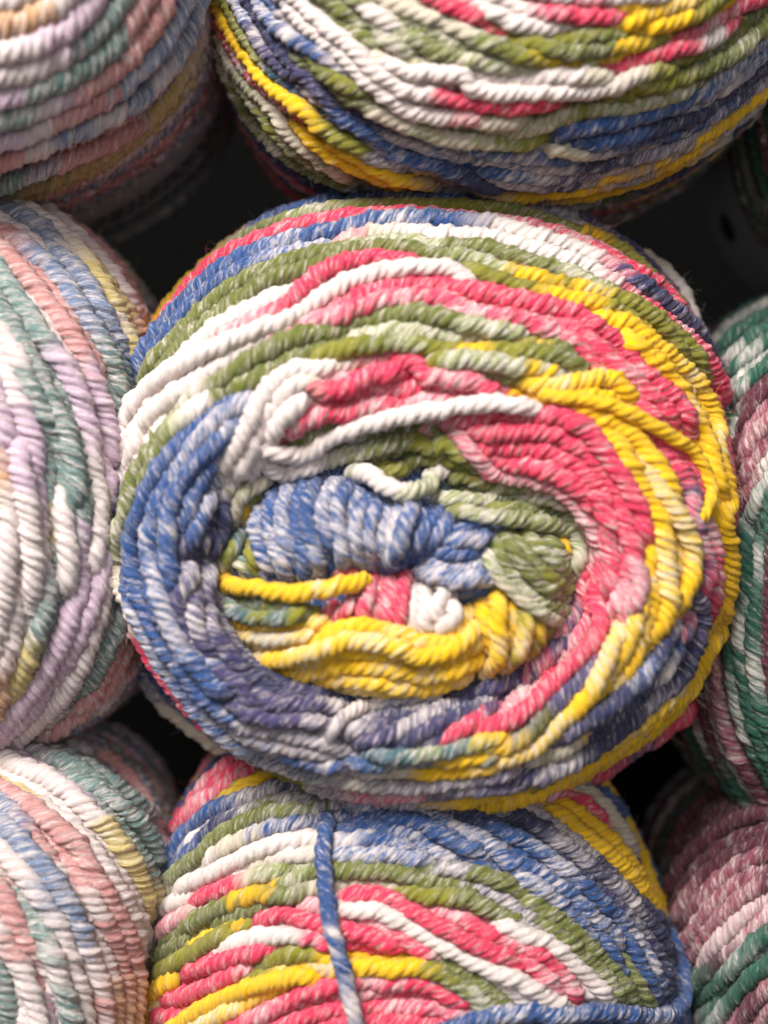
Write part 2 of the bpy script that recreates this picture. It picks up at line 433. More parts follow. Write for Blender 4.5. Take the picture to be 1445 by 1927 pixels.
    R = np.array(rings); nr = len(R); idx = np.arange(nr*90).reshape(nr, 90)
    F = np.stack([idx[:-1], np.roll(idx[:-1], -1, 1), np.roll(idx[1:], -1, 1), idx[1:]], -1).reshape(-1, 4)
    V = R.reshape(-1, 3); base = np.array(DYE[palette[0]])
    yc = V*1000; make_mesh('packed_inside', V, F, YARN, root, np.tile(base, (len(V), 1)), yc)
    # stray fibres
    if FUZZ:
        p = np.concatenate([f[0] for f in FUZZ]); nr_ = np.concatenate([f[1] for f in FUZZ]); tg = np.concatenate([f[2] for f in FUZZ]); cl = np.concatenate([f[3] for f in FUZZ])
        m = len(p); far = rng.random(m) < 0.08; ln = np.where(far, 1.6+rng.exponential(1.3, m), 0.35+rng.exponential(0.4, m)).clip(0.3, 7)*1e-3
        sgn = rng.choice([-1, 1], m)[:, None]
        dirv = nr_*(0.2+0.6*rng.random((m, 1))+0.7*far[:, None])+tg*sgn*(0.5+rng.random((m, 1)))+rng.normal(0, .35, (m, 3))
        dirv /= np.linalg.norm(dirv, axis=1)[:, None]
        bend = rng.normal(0, 1, (m, 3)); bend -= dirv*(bend*dirv).sum(1)[:, None]; bend /= np.linalg.norm(bend, axis=1)[:, None]
        sd = np.cross(dirv, bend); K = 5; pts = []
        curl = rng.normal(0, 1.5, (m, 1))
        for i in range(K):
            u = i/(K-1); pts.append(p+dirv*ln[:, None]*u+bend*ln[:, None]*curl*0.5*u*u+sd*ln[:, None]*0.12*np.sin(u*5+curl))
        Pt = np.stack(pts, 1)   # m,K,3
        rad = (0.010+0.006*rng.random(m)+0.009*far)*1e-3
        V = []
        for j in range(3):
            an = j*2*np.pi/3
            w = (1-0.6*np.arange(K)/(K-1))[None, :, None]*rad[:, None, None]
            V.append(Pt+(bend[:, None]*math.cos(an)+sd[:, None]*math.sin(an))*w)
        V = np.stack(V, 2)      # m,K,3,3
        ii = np.arange(m*K*3).reshape(m, K, 3)
        F = np.stack([ii[:, :-1], np.roll(ii[:, :-1], -1, 2), np.roll(ii[:, 1:], -1, 2), ii[:, 1:]], -1).reshape(-1, 4)
        C = np.repeat(cl*np.array([.85, .85, .85, 1])+np.array([.12, .115, .11, 0]), K*3, 0)
        o = make_mesh('stray_fibre', V.reshape(-1, 3), F, FIBRE, root, C); o['kind'] = 'stuff'
    if extras: extras(root, body)
    print(label[:30], 'strands', len(made), 'fuzz', sum(len(f[0]) for f in FUZZ))
    return root
# ------------------------------------------------------------ the strands one can see, ball by ball
CENTRE = """
$18 @-8 a Bl 640,200 760,130 870,95 960,65 1100,22 Lb 1300,40 b Bl 100,50 300,52 Lb 500,85 Gy 640,130
$17 @-2 a Pg 560,260 Gr 650,200 750,155 Pg 950,100 Ol 1200,80 1400,82 b Ol 0,80 200,85 Gr 400,110 540,150 Ol 640,190 Ye 700,200 Ol 800,245 900,320 1000,420 1080,500
b Cr 900,290 990,335 Wh 1050,400 1095,470 1125,550 Gy 1160,640
$20 a Pp 250,620 Pk 310,530 400,415 500,320 650,235 850,165 1000,140 1100,125 1300,118 b Pk 0,118 Pp 200,145 400,165 Pk 520,185 Pp 650,230 Pk 760,290 880,370 980,430 1050,500 Vi 1120,590
$15 b Pp 700,235 820,300 920,400 Pk 1000,450 1060,520
$22 a Bl 170,850 200,740 260,640 340,530 430,430 540,345 680,280 Lb 780,250 Bl 900,225 1000,205 Lb 1060,190 Bl 1150,165 Lb 1300,150 b Bl 50,148 160,160 Wh 300,165 400,200 600,250 700,290 Pp 780,330 Vi 860,400 Nv 950,460 Vi 1050,540 1130,610 Nv 1190,700 1235,790 Vi 1270,860
$20 a Bl 190,780 240,690 310,600 400,500 510,410 640,335 Lb 760,290 Lb 860,258 960,235 Cr 1060,215
$22 a Cr 960,250 Pp 1060,225 Cr 1180,205 Wh 1300,190 1440,210 b Wh 100,200 300,225 450,262 600,310 700,345 740,380 Pp 850,430 Pk 930,490 1010,540 Pp 1080,620 Pk 1150,700 1210,790 1260,900 1300,1010 1320,1120 1330,1300 d Pk 1335,560 1325,680 1300,790 Vi 1270,900
$18 b Pp 1080,590 Pk 1190,760 1250,860 1290,960 1315,1060 Pp 1325,1180 Pk 1330,1280
$19 a Gr 200,850 250,750 330,655 420,560 520,455 640,385 750,335 850,298 950,280 1050,255 Pg 1150,235 1280,225 1400,250 b Gr 120,250 250,250 380,285 480,325 Pg 620,365 740,430 Ol 860,470 950,520 1020,575 1090,650 1150,740 1180,820
$20 a Gr 240,790 330,705 420,620 Gr 500,575 600,500 690,430 760,400 860,365 950,330 1030,300 Gr 1150,272 1300,265 b Gr 60,300 Pg 200,320 300,350 Ye 400,375 470,390 Ol 560,420 Ye 640,430 Py 700,450 Ol 800,480 900,530 1000,600 1080,680 1140,760
$19 a Gr 440,600 560,530 660,455 760,420 880,380
$20 b Gr 120,340 Ol 260,390 340,420 440,445 Ye 550,475 680,500 Ol 800,530 880,560 Ye 980,625
$22 b Ye 640,510 740,560 850,595 950,650 1040,720 Py 1120,790 Ye 1170,860 1210,940 1225,1010 Py 1230,1100 Ye 1250,1200 1275,1320 d Ye 1250,420 1278,560 1282,680 1265,800 1235,910 1180,1000 1120,1120 1020,1215 900,1315 780,1415 640,1500 500,1560 380,1600 250,1632 100,1640
$22 b Ye 780,600 880,680 980,760 1055,850 Py 1105,930 Ye 1150,1010 1190,1100 1222,1200 1245,1290 Py 1240,1334
!$15 @42 b Ye 470,870 560,880 640,890 760,910 860,945 960,1000 1060,1060 1140,1120 1185,1200 1205,1280 d Ye 1205,290 1195,370 1160,430 1115,482
!$20 @14 b Ol 380,810 Ye 450,830 Py 560,835 Ye 650,820 Py 730,805 Ye 790,800 830,840 870,880 880,920
$19 b Ye 400,840 500,870 620,885 740,880 860,900
$24 i Gy 20,640 Wh 22,540 35,450 80,340 150,250 240,170 330,110 a Wh 480,640 600,555 700,500 800,450 870,430
$20 @16 a Pp 480,680 600,610 720,550 Pk 800,520 870,450 930,380 1000,325 1080,295 1180,285 1280,308 1350,330 1440,380
$19 @6 a Wh 110,1150 130,1000 220,880 330,790 430,720 540,650 660,590 780,545 880,490 980,430 1080,390 1200,365 1350,350 b Wh 0,350 100,360 190,390 260,430
$21 a Wh 140,980 240,870 350,780 460,700 580,620 700,560 800,500 900,445 1000,400
$22 a Pk 900,585 1000,540 1100,490 1200,450 1350,420 b Pk 0,420 150,430 300,445 420,475 550,520 680,560 790,615 870,690 920,760 990,830 1060,900 1100,980 Pp 1130,1060
$21 a Wh 150,1180 180,1020 260,930 370,840 480,760 600,680 720,620 Pp 850,590 1000,565 Pk 1100,525 Pp 1250,480 Pk 1400,460 b Pp 0,480 200,500 400,545 Pk 560,590 640,625 700,670 780,745 Pp 860,810 Pk 940,890 1020,960 1080,1040
$20 b Pp 0,510 200,530 Pk 400,575 Pp 560,640 Pk 650,680 750,770 Pp 830,830 Pk 900,880 970,960 1040,1030
$21 i Wh 150,1240 110,1130 Cr 70,1040 45,950 Pg 45,860 70,780 Gr 110,690 130,600 190,500 a Gr 300,1050 Pg 380,950 Wh 430,880 Gr 520,840 600,780 700,720 800,665 900,622 1000,590 1100,550 1230,530 1350,545 b Gr 0,560 100,565 Pg 200,590 350,625 480,640
$22 i Gr 110,680 150,590 200,510 250,440 Pg 300,370 Wh 360,320 Wh 420,270 Gr 470,230 550,175 650,110
$22 a Gr 480,900 560,850 650,800 760,760 860,720 950,680 1050,665 Pg 1130,630 1250,610 1400,610 b Pg 0,615 120,630 250,630 340,640 Ol 420,650 Ye 480,655 Gr 560,650 640,690 700,750
$21 a Ol 850,770 900,740 1000,715 1100,690 Gr 1180,670 Pg 1300,665 Ol 1400,700 b Ol 0,690 100,705 Ye 200,700 Ol 300,680 400,690 Gr 520,700 620,730 700,770
$21 b Ye -20,730 Ol 40,730 Pg 120,720 250,740 380,752 Ye 470,745 Pg 550,765 640,800
$20 b Ye 60,770 Ol 200,770 Gr 330,790 Ol 420,805 Ye 480,835
$22 a Wh 500,1210 560,1120 620,1030 660,950 720,880 780,820 860,775 960,755 Cr 1060,745 Pp 1150,740 Pk 1230,735 1300,745 1370,785 b Pk 0,800 Pp 130,815 Pk 250,840 350,870
$22 a Wh 560,1240 610,1160 650,1080 700,990 760,910 830,850 Cr 900,830 Pk 960,860 1030,840 1100,800 1200,770 1280,760 1340,790
$22 a Wh 540,1200 600,1110 660,1020 720,940 790,870 860,820 950,790 Pp 1050,780 Pk 1150,770
$22 a Wh 600,1250 650,1170 690,1080 740,1000 800,930 870,890 Pk 940,890
$22 a Pk 740,1080 800,1010 860,970 Pp 920,920 Pk 1000,920 1100,880 Pp 1200,850 Pk 1300,870 1430,830 b Pk 20,825 Pp 100,835 Pk 200,850 300,880
$22 a Pk 760,1050 Pp 850,980 Pk 940,940 1050,935 Pp 1150,905 Pk 1280,920 Pp 1400,890 b Pk 0,880 80,895 Pp 200,880
$21 a Ol 790,1100 Gr 840,1030 920,990 Ol 1000,975 Gr 1080,970 1150,960
$21 a Gr 810,1110 900,1045 980,1025 1060,1000
!$20 @28 a Wh 660,1120 720,1105 790,1125 860,1130 920,1100 990,1055 1080,1015 1180,985 1300,960 1430,940 b Wh 130,925 250,910 380,915 500,940
!$20 @20 a Wh 680,1140 730,1180 800,1200 880,1180 950,1150 Pg 1030,1130 1130,1110 Gr 1200,1090 1300,1060
$22 b Pp 60,1010 Pk 200,990 300,965 420,955 540,960 640,985 720,1040 d Pk 760,160 820,240 880,340 925,430 935,520 890,590
$22 b Pp 120,1020 Pk 280,1050 420,1040 540,1050 640,1110 d Pk 690,180 770,260 830,350 850,450 880,540 Pp 890,640 910,730 880,820 820,880
$22 b Pp 100,1020 Pk 240,1100 380,1110 500,1120 600,1160 d Pk 600,210 680,290 760,370 800,450 Pp 830,550 Pk 820,640 Pp 850,740 830,820 780,880
$19 @6 b Pp 100,1010 160,1060 220,1130 300,1185 400,1200 520,1225 600,1262 d Pp 620,340 680,410 720,480 750,560 Pk 760,640 735,710 725,780 750,850 740,940 690,1010 600,1100 520,1180 420,1270 300,1330 150,1365
$22 d Pk 640,270 720,330 780,420 Pp 790,520 Pk 800,620 Pp 800,720 Pk 790,800
$22 b Pp 200,1120 Pk 350,1160 480,1170 600,1210 d Pk 620,270 700,340 760,430
$20 d Pp 640,370 700,500 720,600 Pk 690,700 Pp 670,800 Vi 620,880 Pp 580,950 Vi 520,1030 Pp 450,1100 Wh 420,1160 Pp 340,1250 Pk 250,1290 Vi 150,1320
$20 d Pk 700,640 690,760 Pk 690,860 Pp 640,930 Pp 560,1020 Pk 500,1110 Pp 430,1190 Pk 360,1240
$20 d Vi 640,880 560,980 Pp 480,1060 Vi 400,1120 330,1180 Nv 230,1220 Lb 120,1240 Nv 0,1290
$20 d Vi 440,1060 380,1120 Vi 280,1160 Nv 180,1190 Nv 60,1210 -60,1240
$20 d Pk 760,930 Vi 725,1030 690,1110 Vi 600,1180 530,1250 Ol 460,1320 Te 420,1350 Ye 300,1390 Pg 150,1400
$21 b Ye 560,900 680,960 790,1010 870,1060 930,1130 970,1200 d Ye 960,200 1010,300 Py 1050,400 1100,480
$22 b Ye 540,930 640,970 740,1050 810,1100 d Ye 810,140 870,220 900,290 945,380 980,470 Py 990,560 1010,650 1020,740 Ye 1010,830 970,930 940,1000
$21 b Ye 780,1050 Py 840,1130 910,1200 970,1270 d Py 1020,370 1080,450 1110,530 1110,620 Ye 1095,700 1065,770 1020,860
$20 b Ye 640,980 720,1060 780,1130 d Ye 800,220 850,290 900,370 950,470 950,560 935,650 Py 930,720 Ye 950,780 940,860 Py 910,950 Ye 860,1050 Py 810,1150 Ye 760,1240 700,1300 Cr 600,1380 Cr 480,1440
$20 d Py 850,850 820,950 780,1030 740,1110 Ye 700,1180 630,1250 Py 590,1290 540,1340 450,1400 330,1440 200,1490
$20 d Ye 930,680 900,780 Py 870,870 Ye 830,980 Py 790,1080 Ye 740,1170 Ye 660,1260
$20 d Ye 1050,520 1050,620 Py 1060,700 Ye 1030,790 980,870
$21 b Pk 880,1000 1000,1075 1070,1130 1130,1210 1160,1300 d Pp 1155,370 1160,440 Pp 1190,500 Pk 1210,580 Pp 1210,680 Pk 1200,780 1185,860
$21 b Vi 930,1050 Pk 1020,1130 1080,1210 Vi 1120,1290 d Pp 1120,390 Vi 1140,470 Pp 1170,560 Vi 1180,640 Pk 1170,720 Vi 1160,800
$20 b Pk 930,1090 Vi 1000,1180 Pk 1060,1260 d Vi 1070,340 1120,420
$21 d Pp 1150,640 Vi 1120,740 1160,830 1150,920 1120,1010 Nv 1090,1090 Vi 1030,1160 Gy 960,1220 Nv 880,1290 Vi 790,1350 Nv 700,1400 Gy 600,1450 500,1500 Vi 400,1530 Gy 250,1560 100,1580
$21 d Vi 1090,780 Pp 1100,880 Nv 1055,930 Lb 1040,1000 Wh 1010,1080 Vi 940,1130 Nv 870,1200 Vi 780,1270 Nv 700,1330 600,1400 Wh 510,1480 Gy 400,1510
$20 d Gy 1060,830 Vi 1010,930 Nv 980,1000 Lb 910,1090 Nv 850,1150 760,1230 680,1300 Vi 590,1370 Gy 520,1430
$19 d Py 1110,1100 1030,1180 Ye 950,1250 Py 870,1330 Ye 760,1400 650,1450 Py 560,1500 Ol 480,1560 Ye 350,1590
$20 d Pk 1300,780 1240,950 1170,1150 1110,1240 1030,1310 Pp 920,1370 Pk 820,1440 700,1510 600,1560 Pp 480,1600 Pk 400,1640
$18 d Pk 1060,1240 1000,1340 Vi 880,1400 Pk 760,1490 650,1550
$20 a Lb 700,830 Bl 620,860 530,910 450,970 380,1040 310,1120 260,1190 i Bl 195,600 155,700 115,800 105,900 115,1000 140,1080 170,1150 220,1230 270,1310 340,1390 400,1470 470,1530 Lb 560,1590 660,1640
$20 a Lb 700,860 Lb 620,920 540,980 460,1050 390,1130 340,1210 i Bl 260,590 215,690 Lb 190,790 Bl 175,880 Lb 200,960 230,1050 255,1130 290,1210 330,1290 Bl 390,1360 450,1430 Nv 520,1500 Bl 600,1560
$20 a Lb 660,930 570,1010 Bl 500,1090 i Bl 330,560 290,640 265,720 Lb 265,790 Bl 260,870 275,960 300,1040 Nv 320,1110
$20 a Lb 680,900 640,980 Lb 580,1060 520,1140 i Bl 400,560 385,640 Lb 370,720 Bl 345,780 330,840
$20 i Lb 450,600 Lb 400,700 Bl 370,790 Nv 340,880 Nv 320,960
$20 i Bl 150,1000 190,1080 Bl 230,1160 Nv 270,1240 Bl 310,1320 Bl 380,1400 440,1480 Bl 520,1540 Lb 640,1600
$20 i Bl 90,960 Bl 110,1060 Lb 150,1180 180,1250 Lb 220,1330 260,1400 310,1460 Bl 380,1540 Lb 470,1620 Lb 560,1690 660,1750
$20 i Bl 10,560 15,680 20,800 25,950 50,1080 80,1160 110,1240 160,1330 200,1400 Bl 260,1480 Lb 340,1560 Bl 440,1640 Lb 540,1710 Lb 650,1760
$18 i Bl 20,900 40,1060 90,1220 150,1370 Gy 200,1480 Cr 270,1560 360,1630 Cr 440,1690 Nv 540,1750 640,1790
$20 i Nv 330,900 Gy 350,1000 Vi 310,1080 330,1160 360,1240 Lb 410,1310 Vi 480,1390 540,1450 620,1510 l Vi 220,200 Vi 350,240 480,250 Gy 560,240
$20 i Nv 430,900 Gy 420,990 Vi 400,1060 Gy 420,1150 Vi 430,1230 490,1310 Nv 560,1400 650,1460 l Vi 260,150 400,180 Nv 520,190
$20 i Nv 480,960 Vi 480,1060 Gy 500,1160 Gy 520,1230 Nv 590,1330 Gy 640,1390 l Nv 200,50 Nv 300,100 Vi 450,130 Vi 600,150
$20 i Vi 360,960 Vi 360,1060 Gy 370,1160 Vi 400,1260 Vi 460,1350 Nv 540,1430
$20 i Gy 500,640 Nv 490,720 480,800 440,880 400,960
$20 i Gy 430,760 Nv 420,850 360,930
$20 @-6 i Bl 410,700 Nv 400,780 Nv 380,860
$18 e Ol 520,160 Cr 380,200 Pg 260,270 Cr 225,370 205,480 Gy 190,580
$20 e Ol 520,190 Gr 420,240 Ol 350,310 Ye 310,420 Te 300,520
!$16 @24 l Cr 525,385 Gy 540,320 Wh 580,250 650,205 760,175 Lb 880,165 Wh 980,150 Pg 1060,115
$17.5 @7 l Vi 100,110 200,150 320,175 450,185 Gy 560,200 Nv 640,230
$17.5 @7 l Nv 30,130 Vi 150,200 280,240 400,245 Gy 500,265 Gy 540,300
$17.5 @7 l Bl 0,200 Lb 100,260 Gy 250,290 Gy 380,330 480,345 560,385 Gy 640,400
$17.5 @7 l Gy 590,300 Gy 680,290 Nv 790,240 Gy 900,210 Lb 1000,190 Gy 1080,180 Nv 1200,120
$17.5 @7 l Nv 560,340 Gy 640,310 Vi 740,290 Nv 860,260 Gy 960,230 Gy 1060,200 Vi 1140,170 Nv 1230,110 Vi 1320,60
$17.5 @7 l Nv 600,370 Vi 720,345 820,335 Gy 870,305 Gy 960,265 Gy 1060,210 Vi 1160,180 Vi 1280,130 Vi 1360,60
$17.5 @7 l Vi 700,370 Nv 830,370 Vi 960,320 1060,275 Nv 1150,230 Gy 1210,195 Vi 1280,150 Pk 1330,120 Vi 1400,60
$17.5 @7 l Nv 850,390 Vi 930,365 1010,335 Pk 1090,315 Pk 1180,280 Vi 1260,220 Pk 1340,150
$17.5 @7 l Lb 640,400 Te 760,400 880,400 Pg 1000,385 Te 1100,375 Pg 1200,360 Ye 1300,350 Te 1400,320
$17.5 @7 l Gy 540,430 Bl 660,440 Te 780,440 Gy 880,430 Te 960,425 Ye 1080,425 1200,405 Te 1290,410 Ye 1380,370
$17.5 @7 l Wh 620,480 740,490 Cr 850,480 Ye 950,490 1080,490 1200,460 Cr 1350,415
$17.5 @7 l Bl 0,290 Lb 80,320 Gy 170,350 Lb 260,380 Bl 340,410 420,430 Gy 500,450 Bl 570,440 Gy 650,430
$17.5 @7 l Lb 0,240 Wh 100,290 Lb 200,330 Wh 320,370 Gy 430,390 Wh 530,400 Lb 620,410
$17.5 @7 l Gy 50,380 150,400 Lb 250,430 Gy 350,480 Te 430,500 Gy 530,520 Cr 650,540 Gy 760,550 Gy 900,560 Gy 1050,540 Gy 1180,530 Vi 1300,500 Gy 1380,500 Vi 1440,480
$17.5 @7 l Cr 60,390 170,450 280,490 400,530 Gy 520,570 Pp 640,595 760,600 900,595 Vi 1000,590 Gy 1150,560 Vi 1300,540 Gy 1440,510
$17.5 @7 l Nv 250,510 340,540 450,570 Vi 560,590 Pp 700,612 Gy 850,615 950,605 Ye 1100,608 1250,605 1400,585
$20 @10 c Pg 830,310 Wh 920,300 1000,350 1080,395 Pg 1180,400 1270,350 f Wh 250,140 340,90 Pg 400,30
$21 c Ol 860,220 Gr 980,200 1100,150 Ol 1250,110 f Gr 150,20 Ol 300,0 d Gr 100,110 Ol 170,160 Gr 240,210 Ol 300,280
$20 c Ol 950,270 1080,290 Gr 1200,240 f Gr 100,80 Gr 220,40 Ol 350,60 Gr 500,80 Ol 600,140
$18 f Gr 300,200 Gr 420,150 Ol 540,150 Gr 650,190 Ol 780,230
$18 f Pg 240,310 400,350 550,340 Pg 700,290 Pg 850,270 Wh 950,305 Gr 1050,290 Wh 1150,330 1230,390
$18 f Gr 380,270 Gr 560,250 Pg 700,230 Gr 850,220 Pg 1000,240 Wh 1150,300
$18 f Ol 350,400 Pg 550,450 700,440 Gr 850,440 Pg 1000,470 Gr 1120,480 Pg 1240,520 1290,620 Cr 1290,720 Pg 1270,800 Gy 1240,880
$17 f Ol 600,410 Gr 780,400 950,400 1100,430 Pg 1220,465 1310,530 Gr 1350,630 Pg 1345,720 Ol 1310,800
$17 @-4 f Gr 690,560 700,680 760,790 Pg 850,880 960,980 Gr 1080,1030 Pg 1190,1090
$17 @-4 f Gr 720,560 800,680 880,790 980,890 1090,950 Pg 1190,1010
$17 @-4 f Ol 760,550 Gr 860,660 950,760 Ol 1040,850 Gr 1150,930 1210,960
$18 @-4 f Ol 850,560 Gr 950,640 Pg 1060,740 Gr 1130,820 Pg 1200,900
$18 @-4 f Gr 980,560 1080,650 Pg 1150,740 Gr 1200,840
$15 @4 f Pg 680,600 675,740 740,860 Cr 820,960 Pg 930,1040 1060,1100 1180,1150
$18 @-14 f Ye 1090,540 1180,640 1190,720
$19 f Py 600,960 Ye 620,1080 650,1200 Py 680,1330 Ye 630,1400
$19 f Ye 690,930 690,1060 680,1180 Py 700,1300 Ye 700,1400 Py 640,1480 600,1540
$19 f Ye 770,970 800,1080 Py 830,1180 Ye 800,1280 Py 840,1360 Ye 820,1440
$19 f Ye 850,1010 Ol 870,1120 Py 860,1220 850,1320 Ol 780,1430 Py 720,1510
$20 f Ol 950,1070 Ye 980,1180 Ol 980,1280 Py 940,1370 Ol 880,1440
$18 f Ol 1060,1110 1050,1200 1010,1320 
$19 e Ye 130,1060 200,1130 330,1175 Py 450,1200 Ye 600,1190 740,1180 Py 850,1200 950,1230
$17 e Py 180,1160 300,1230 Cr 420,1270 560,1275 Py 700,1245 850,1230
$19 e Ye 250,1270 Py 350,1320 500,1330 Ye 650,1320 800,1290 920,1240 1050,1210 1200,1230 Py 1350,1270 Ye 1445,1290 f Ye 100,1290 Py 220,1330 Ye 380,1310 450,1230 Py 500,1130 Ye 560,1070
$20 e Py 330,1370 440,1400 Ye 560,1400 Py 700,1370 830,1330 Ye 950,1290 Py 1050,1290 1200,1310 Ye 1350,1330 f Py 70,1360 Ye 200,1380 330,1350 450,1290 Py 520,1210 Ye 580,1140
$20 e Py 390,1450 Ye 480,1470 600,1450 Py 750,1420 Ye 880,1370 1000,1370 1150,1370 Py 1300,1380 Ye 1420,1400 f Ye 120,1430 Py 240,1440 Ye 380,1400 Py 480,1340 Ye 560,1260 620,1180
$20 e Cr 420,1490 Ye 520,1520 650,1490 Py 760,1480 Ye 870,1450 1000,1440 1150,1450 Py 1300,1460 Ye 1420,1470 f Ye 100,1500 Py 250,1500 Ye 380,1470 500,1430 600,1360
$20 e Cr 500,1560 620,1550 Ye 760,1540 900,1520 Py 1050,1530 Ye 1200,1540 Py 1350,1570 Ye 1420,1580 f Py 150,1580 Ye 300,1560 Py 430,1520 Ye 540,1480
$20 e Py 820,1590 950,1610 1080,1600 1250,1620 Ye 1420,1640 f Py 100,1640 250,1610
$20 e Te 290,520 260,600 Ol 220,680 Pg 160,760 Ye 130,850 150,920
$18 e Te 340,560 Ol 340,680 360,760 Te 400,860
$18 e Pg 230,620 240,720 Te 290,790 Pg 340,860
$18 e Ol 170,720 Pg 190,800 240,870
$17 e Ol 120,930 Pg 130,1000 Te 250,1090 320,1130 Ol 420,1130 Te 540,1140 Ol 680,1130 800,1120
$19 e Ye 150,1000 Ol 260,1050 Te 400,1060 Ol 520,1080 Te 620,1070 Ol 750,1080
!$19 @14 e Ye 110,850 170,900 240,920 350,925 480,950 600,965 720,950 Py 800,940 Ye 900,920 1020,890 1150,860
$18 e Lb 440,320 370,450 375,560 Bl 410,680 Lb 450,780 Bl 470,870
$18 e Bl 560,240 490,350 490,470 Lb 490,570 Lb 540,680 590,790 Lb 600,870
$18 @3 e Lb 650,200 Lb 580,330 Lb 550,450 Lb 570,550 600,650 Bl 650,760 660,860
$18 e Bl 740,180 660,320 630,450 640,580 680,700 690,820 Py 720,870
$18 @3 e Nv 790,190 Bl 730,330 700,450 710,570 Lb 750,670 780,770 Gy 800,860
$18 e Bl 880,190 Lb 810,330 780,430 Bl 790,520 820,620 850,730 850,820
$18 @3 e Lb 940,200 Lb 880,310 Lb 840,430 Bl 850,550 870,650 890,760
$18 e Nv 1020,220 Bl 950,320 Lb 910,430 915,530 930,640 Lb 950,740 1000,790
$18 @3 e Bl 1080,260 Lb 1010,360 Lb 980,460 Wh 990,560 Lb 1010,650 Wh 1060,770
$18 e Bl 1150,300 1090,380 Lb 1055,480 Lb 1060,580 Lb 1090,690 1110,800
$18 @3 e Lb 1230,320 Bl 1160,400 Lb 1130,500 1130,600 Lb 1150,700 Lb 1140,800
$18 e Bl 1310,330 Lb 1240,420 Lb 1215,540 Lb 1230,640 Bl 1210,740 1190,810
$18 @3 f Bl 100,330 Lb 30,420 Wh 0,520 e Wh 1290,580 Lb 1270,660 Wh 1250,780
$18 f Bl 180,340 Lb 90,430 Bl 50,540 Lb 10,640 Bl -30,720 -50,800
$18 @3 f Bl 250,360 160,470 120,560 80,640 40,730 20,800
$18 f Bl 330,390 260,490 200,580 150,660 110,730
$18 @3 f Nv 420,420 Bl 350,500 Lb 290,590 Bl 230,660 190,720
$18 f Bl 250,640 380,610 Lb 500,600 Bl 620,590 Nv 680,560
$18 f Bl 220,700 350,690 500,680 660,660
$18 f Nv 400,450 Bl 520,510 660,540
$18 f Bl 300,560 450,540 600,570
$18 @6 f Lb 150,790 Lb 280,815 380,850 480,855 Lb 580,840 Lb 700,870
$18 f Lb 160,735 Lb 300,760 450,780 Lb 580,780 Lb 690,800
$18 f Lb 420,910 Bl 500,940 600,920 700,900
$17 @-8 f Bl 440,980 540,1000 620,960
$17 e Pk 1180,820 1160,920 Pp 1140,1020 Pk 1100,1120 1040,1200
$17 e Pk 1080,960 Pp 990,1050 Pk 940,1110 Pp 900,1200
$17 e Pp 920,1010 Pk 880,1070 Pp 850,1150
$17 e Pk 1250,820 Pp 1220,920 Pk 1220,1010 Pp 1200,1120 Pk 1170,1220
$17 e Pk 1320,810 1300,920 Pp 1280,1020 Pk 1280,1120 1270,1230
$17 e Pk 1390,800 1370,900 1350,1000 1360,1100 Pp 1350,1240
$17 @-15 e Pk 860,830 950,800 1050,800 1150,810
$17 f Pk 70,800 50,900 20,1000 40,1100 60,1230
$18 @2 f Wh 180,850 120,960 110,1080 140,1190 190,1270
$18 @4 f Wh 220,860 200,980 210,1100 230,1200 260,1280
$18 @5 f Wh 250,900 330,880 360,970 300,1050 300,1150 330,1240
$17 @6 f Wh 380,930 370,1040 440,1090 400,1180 340,1220 290,1270
"""
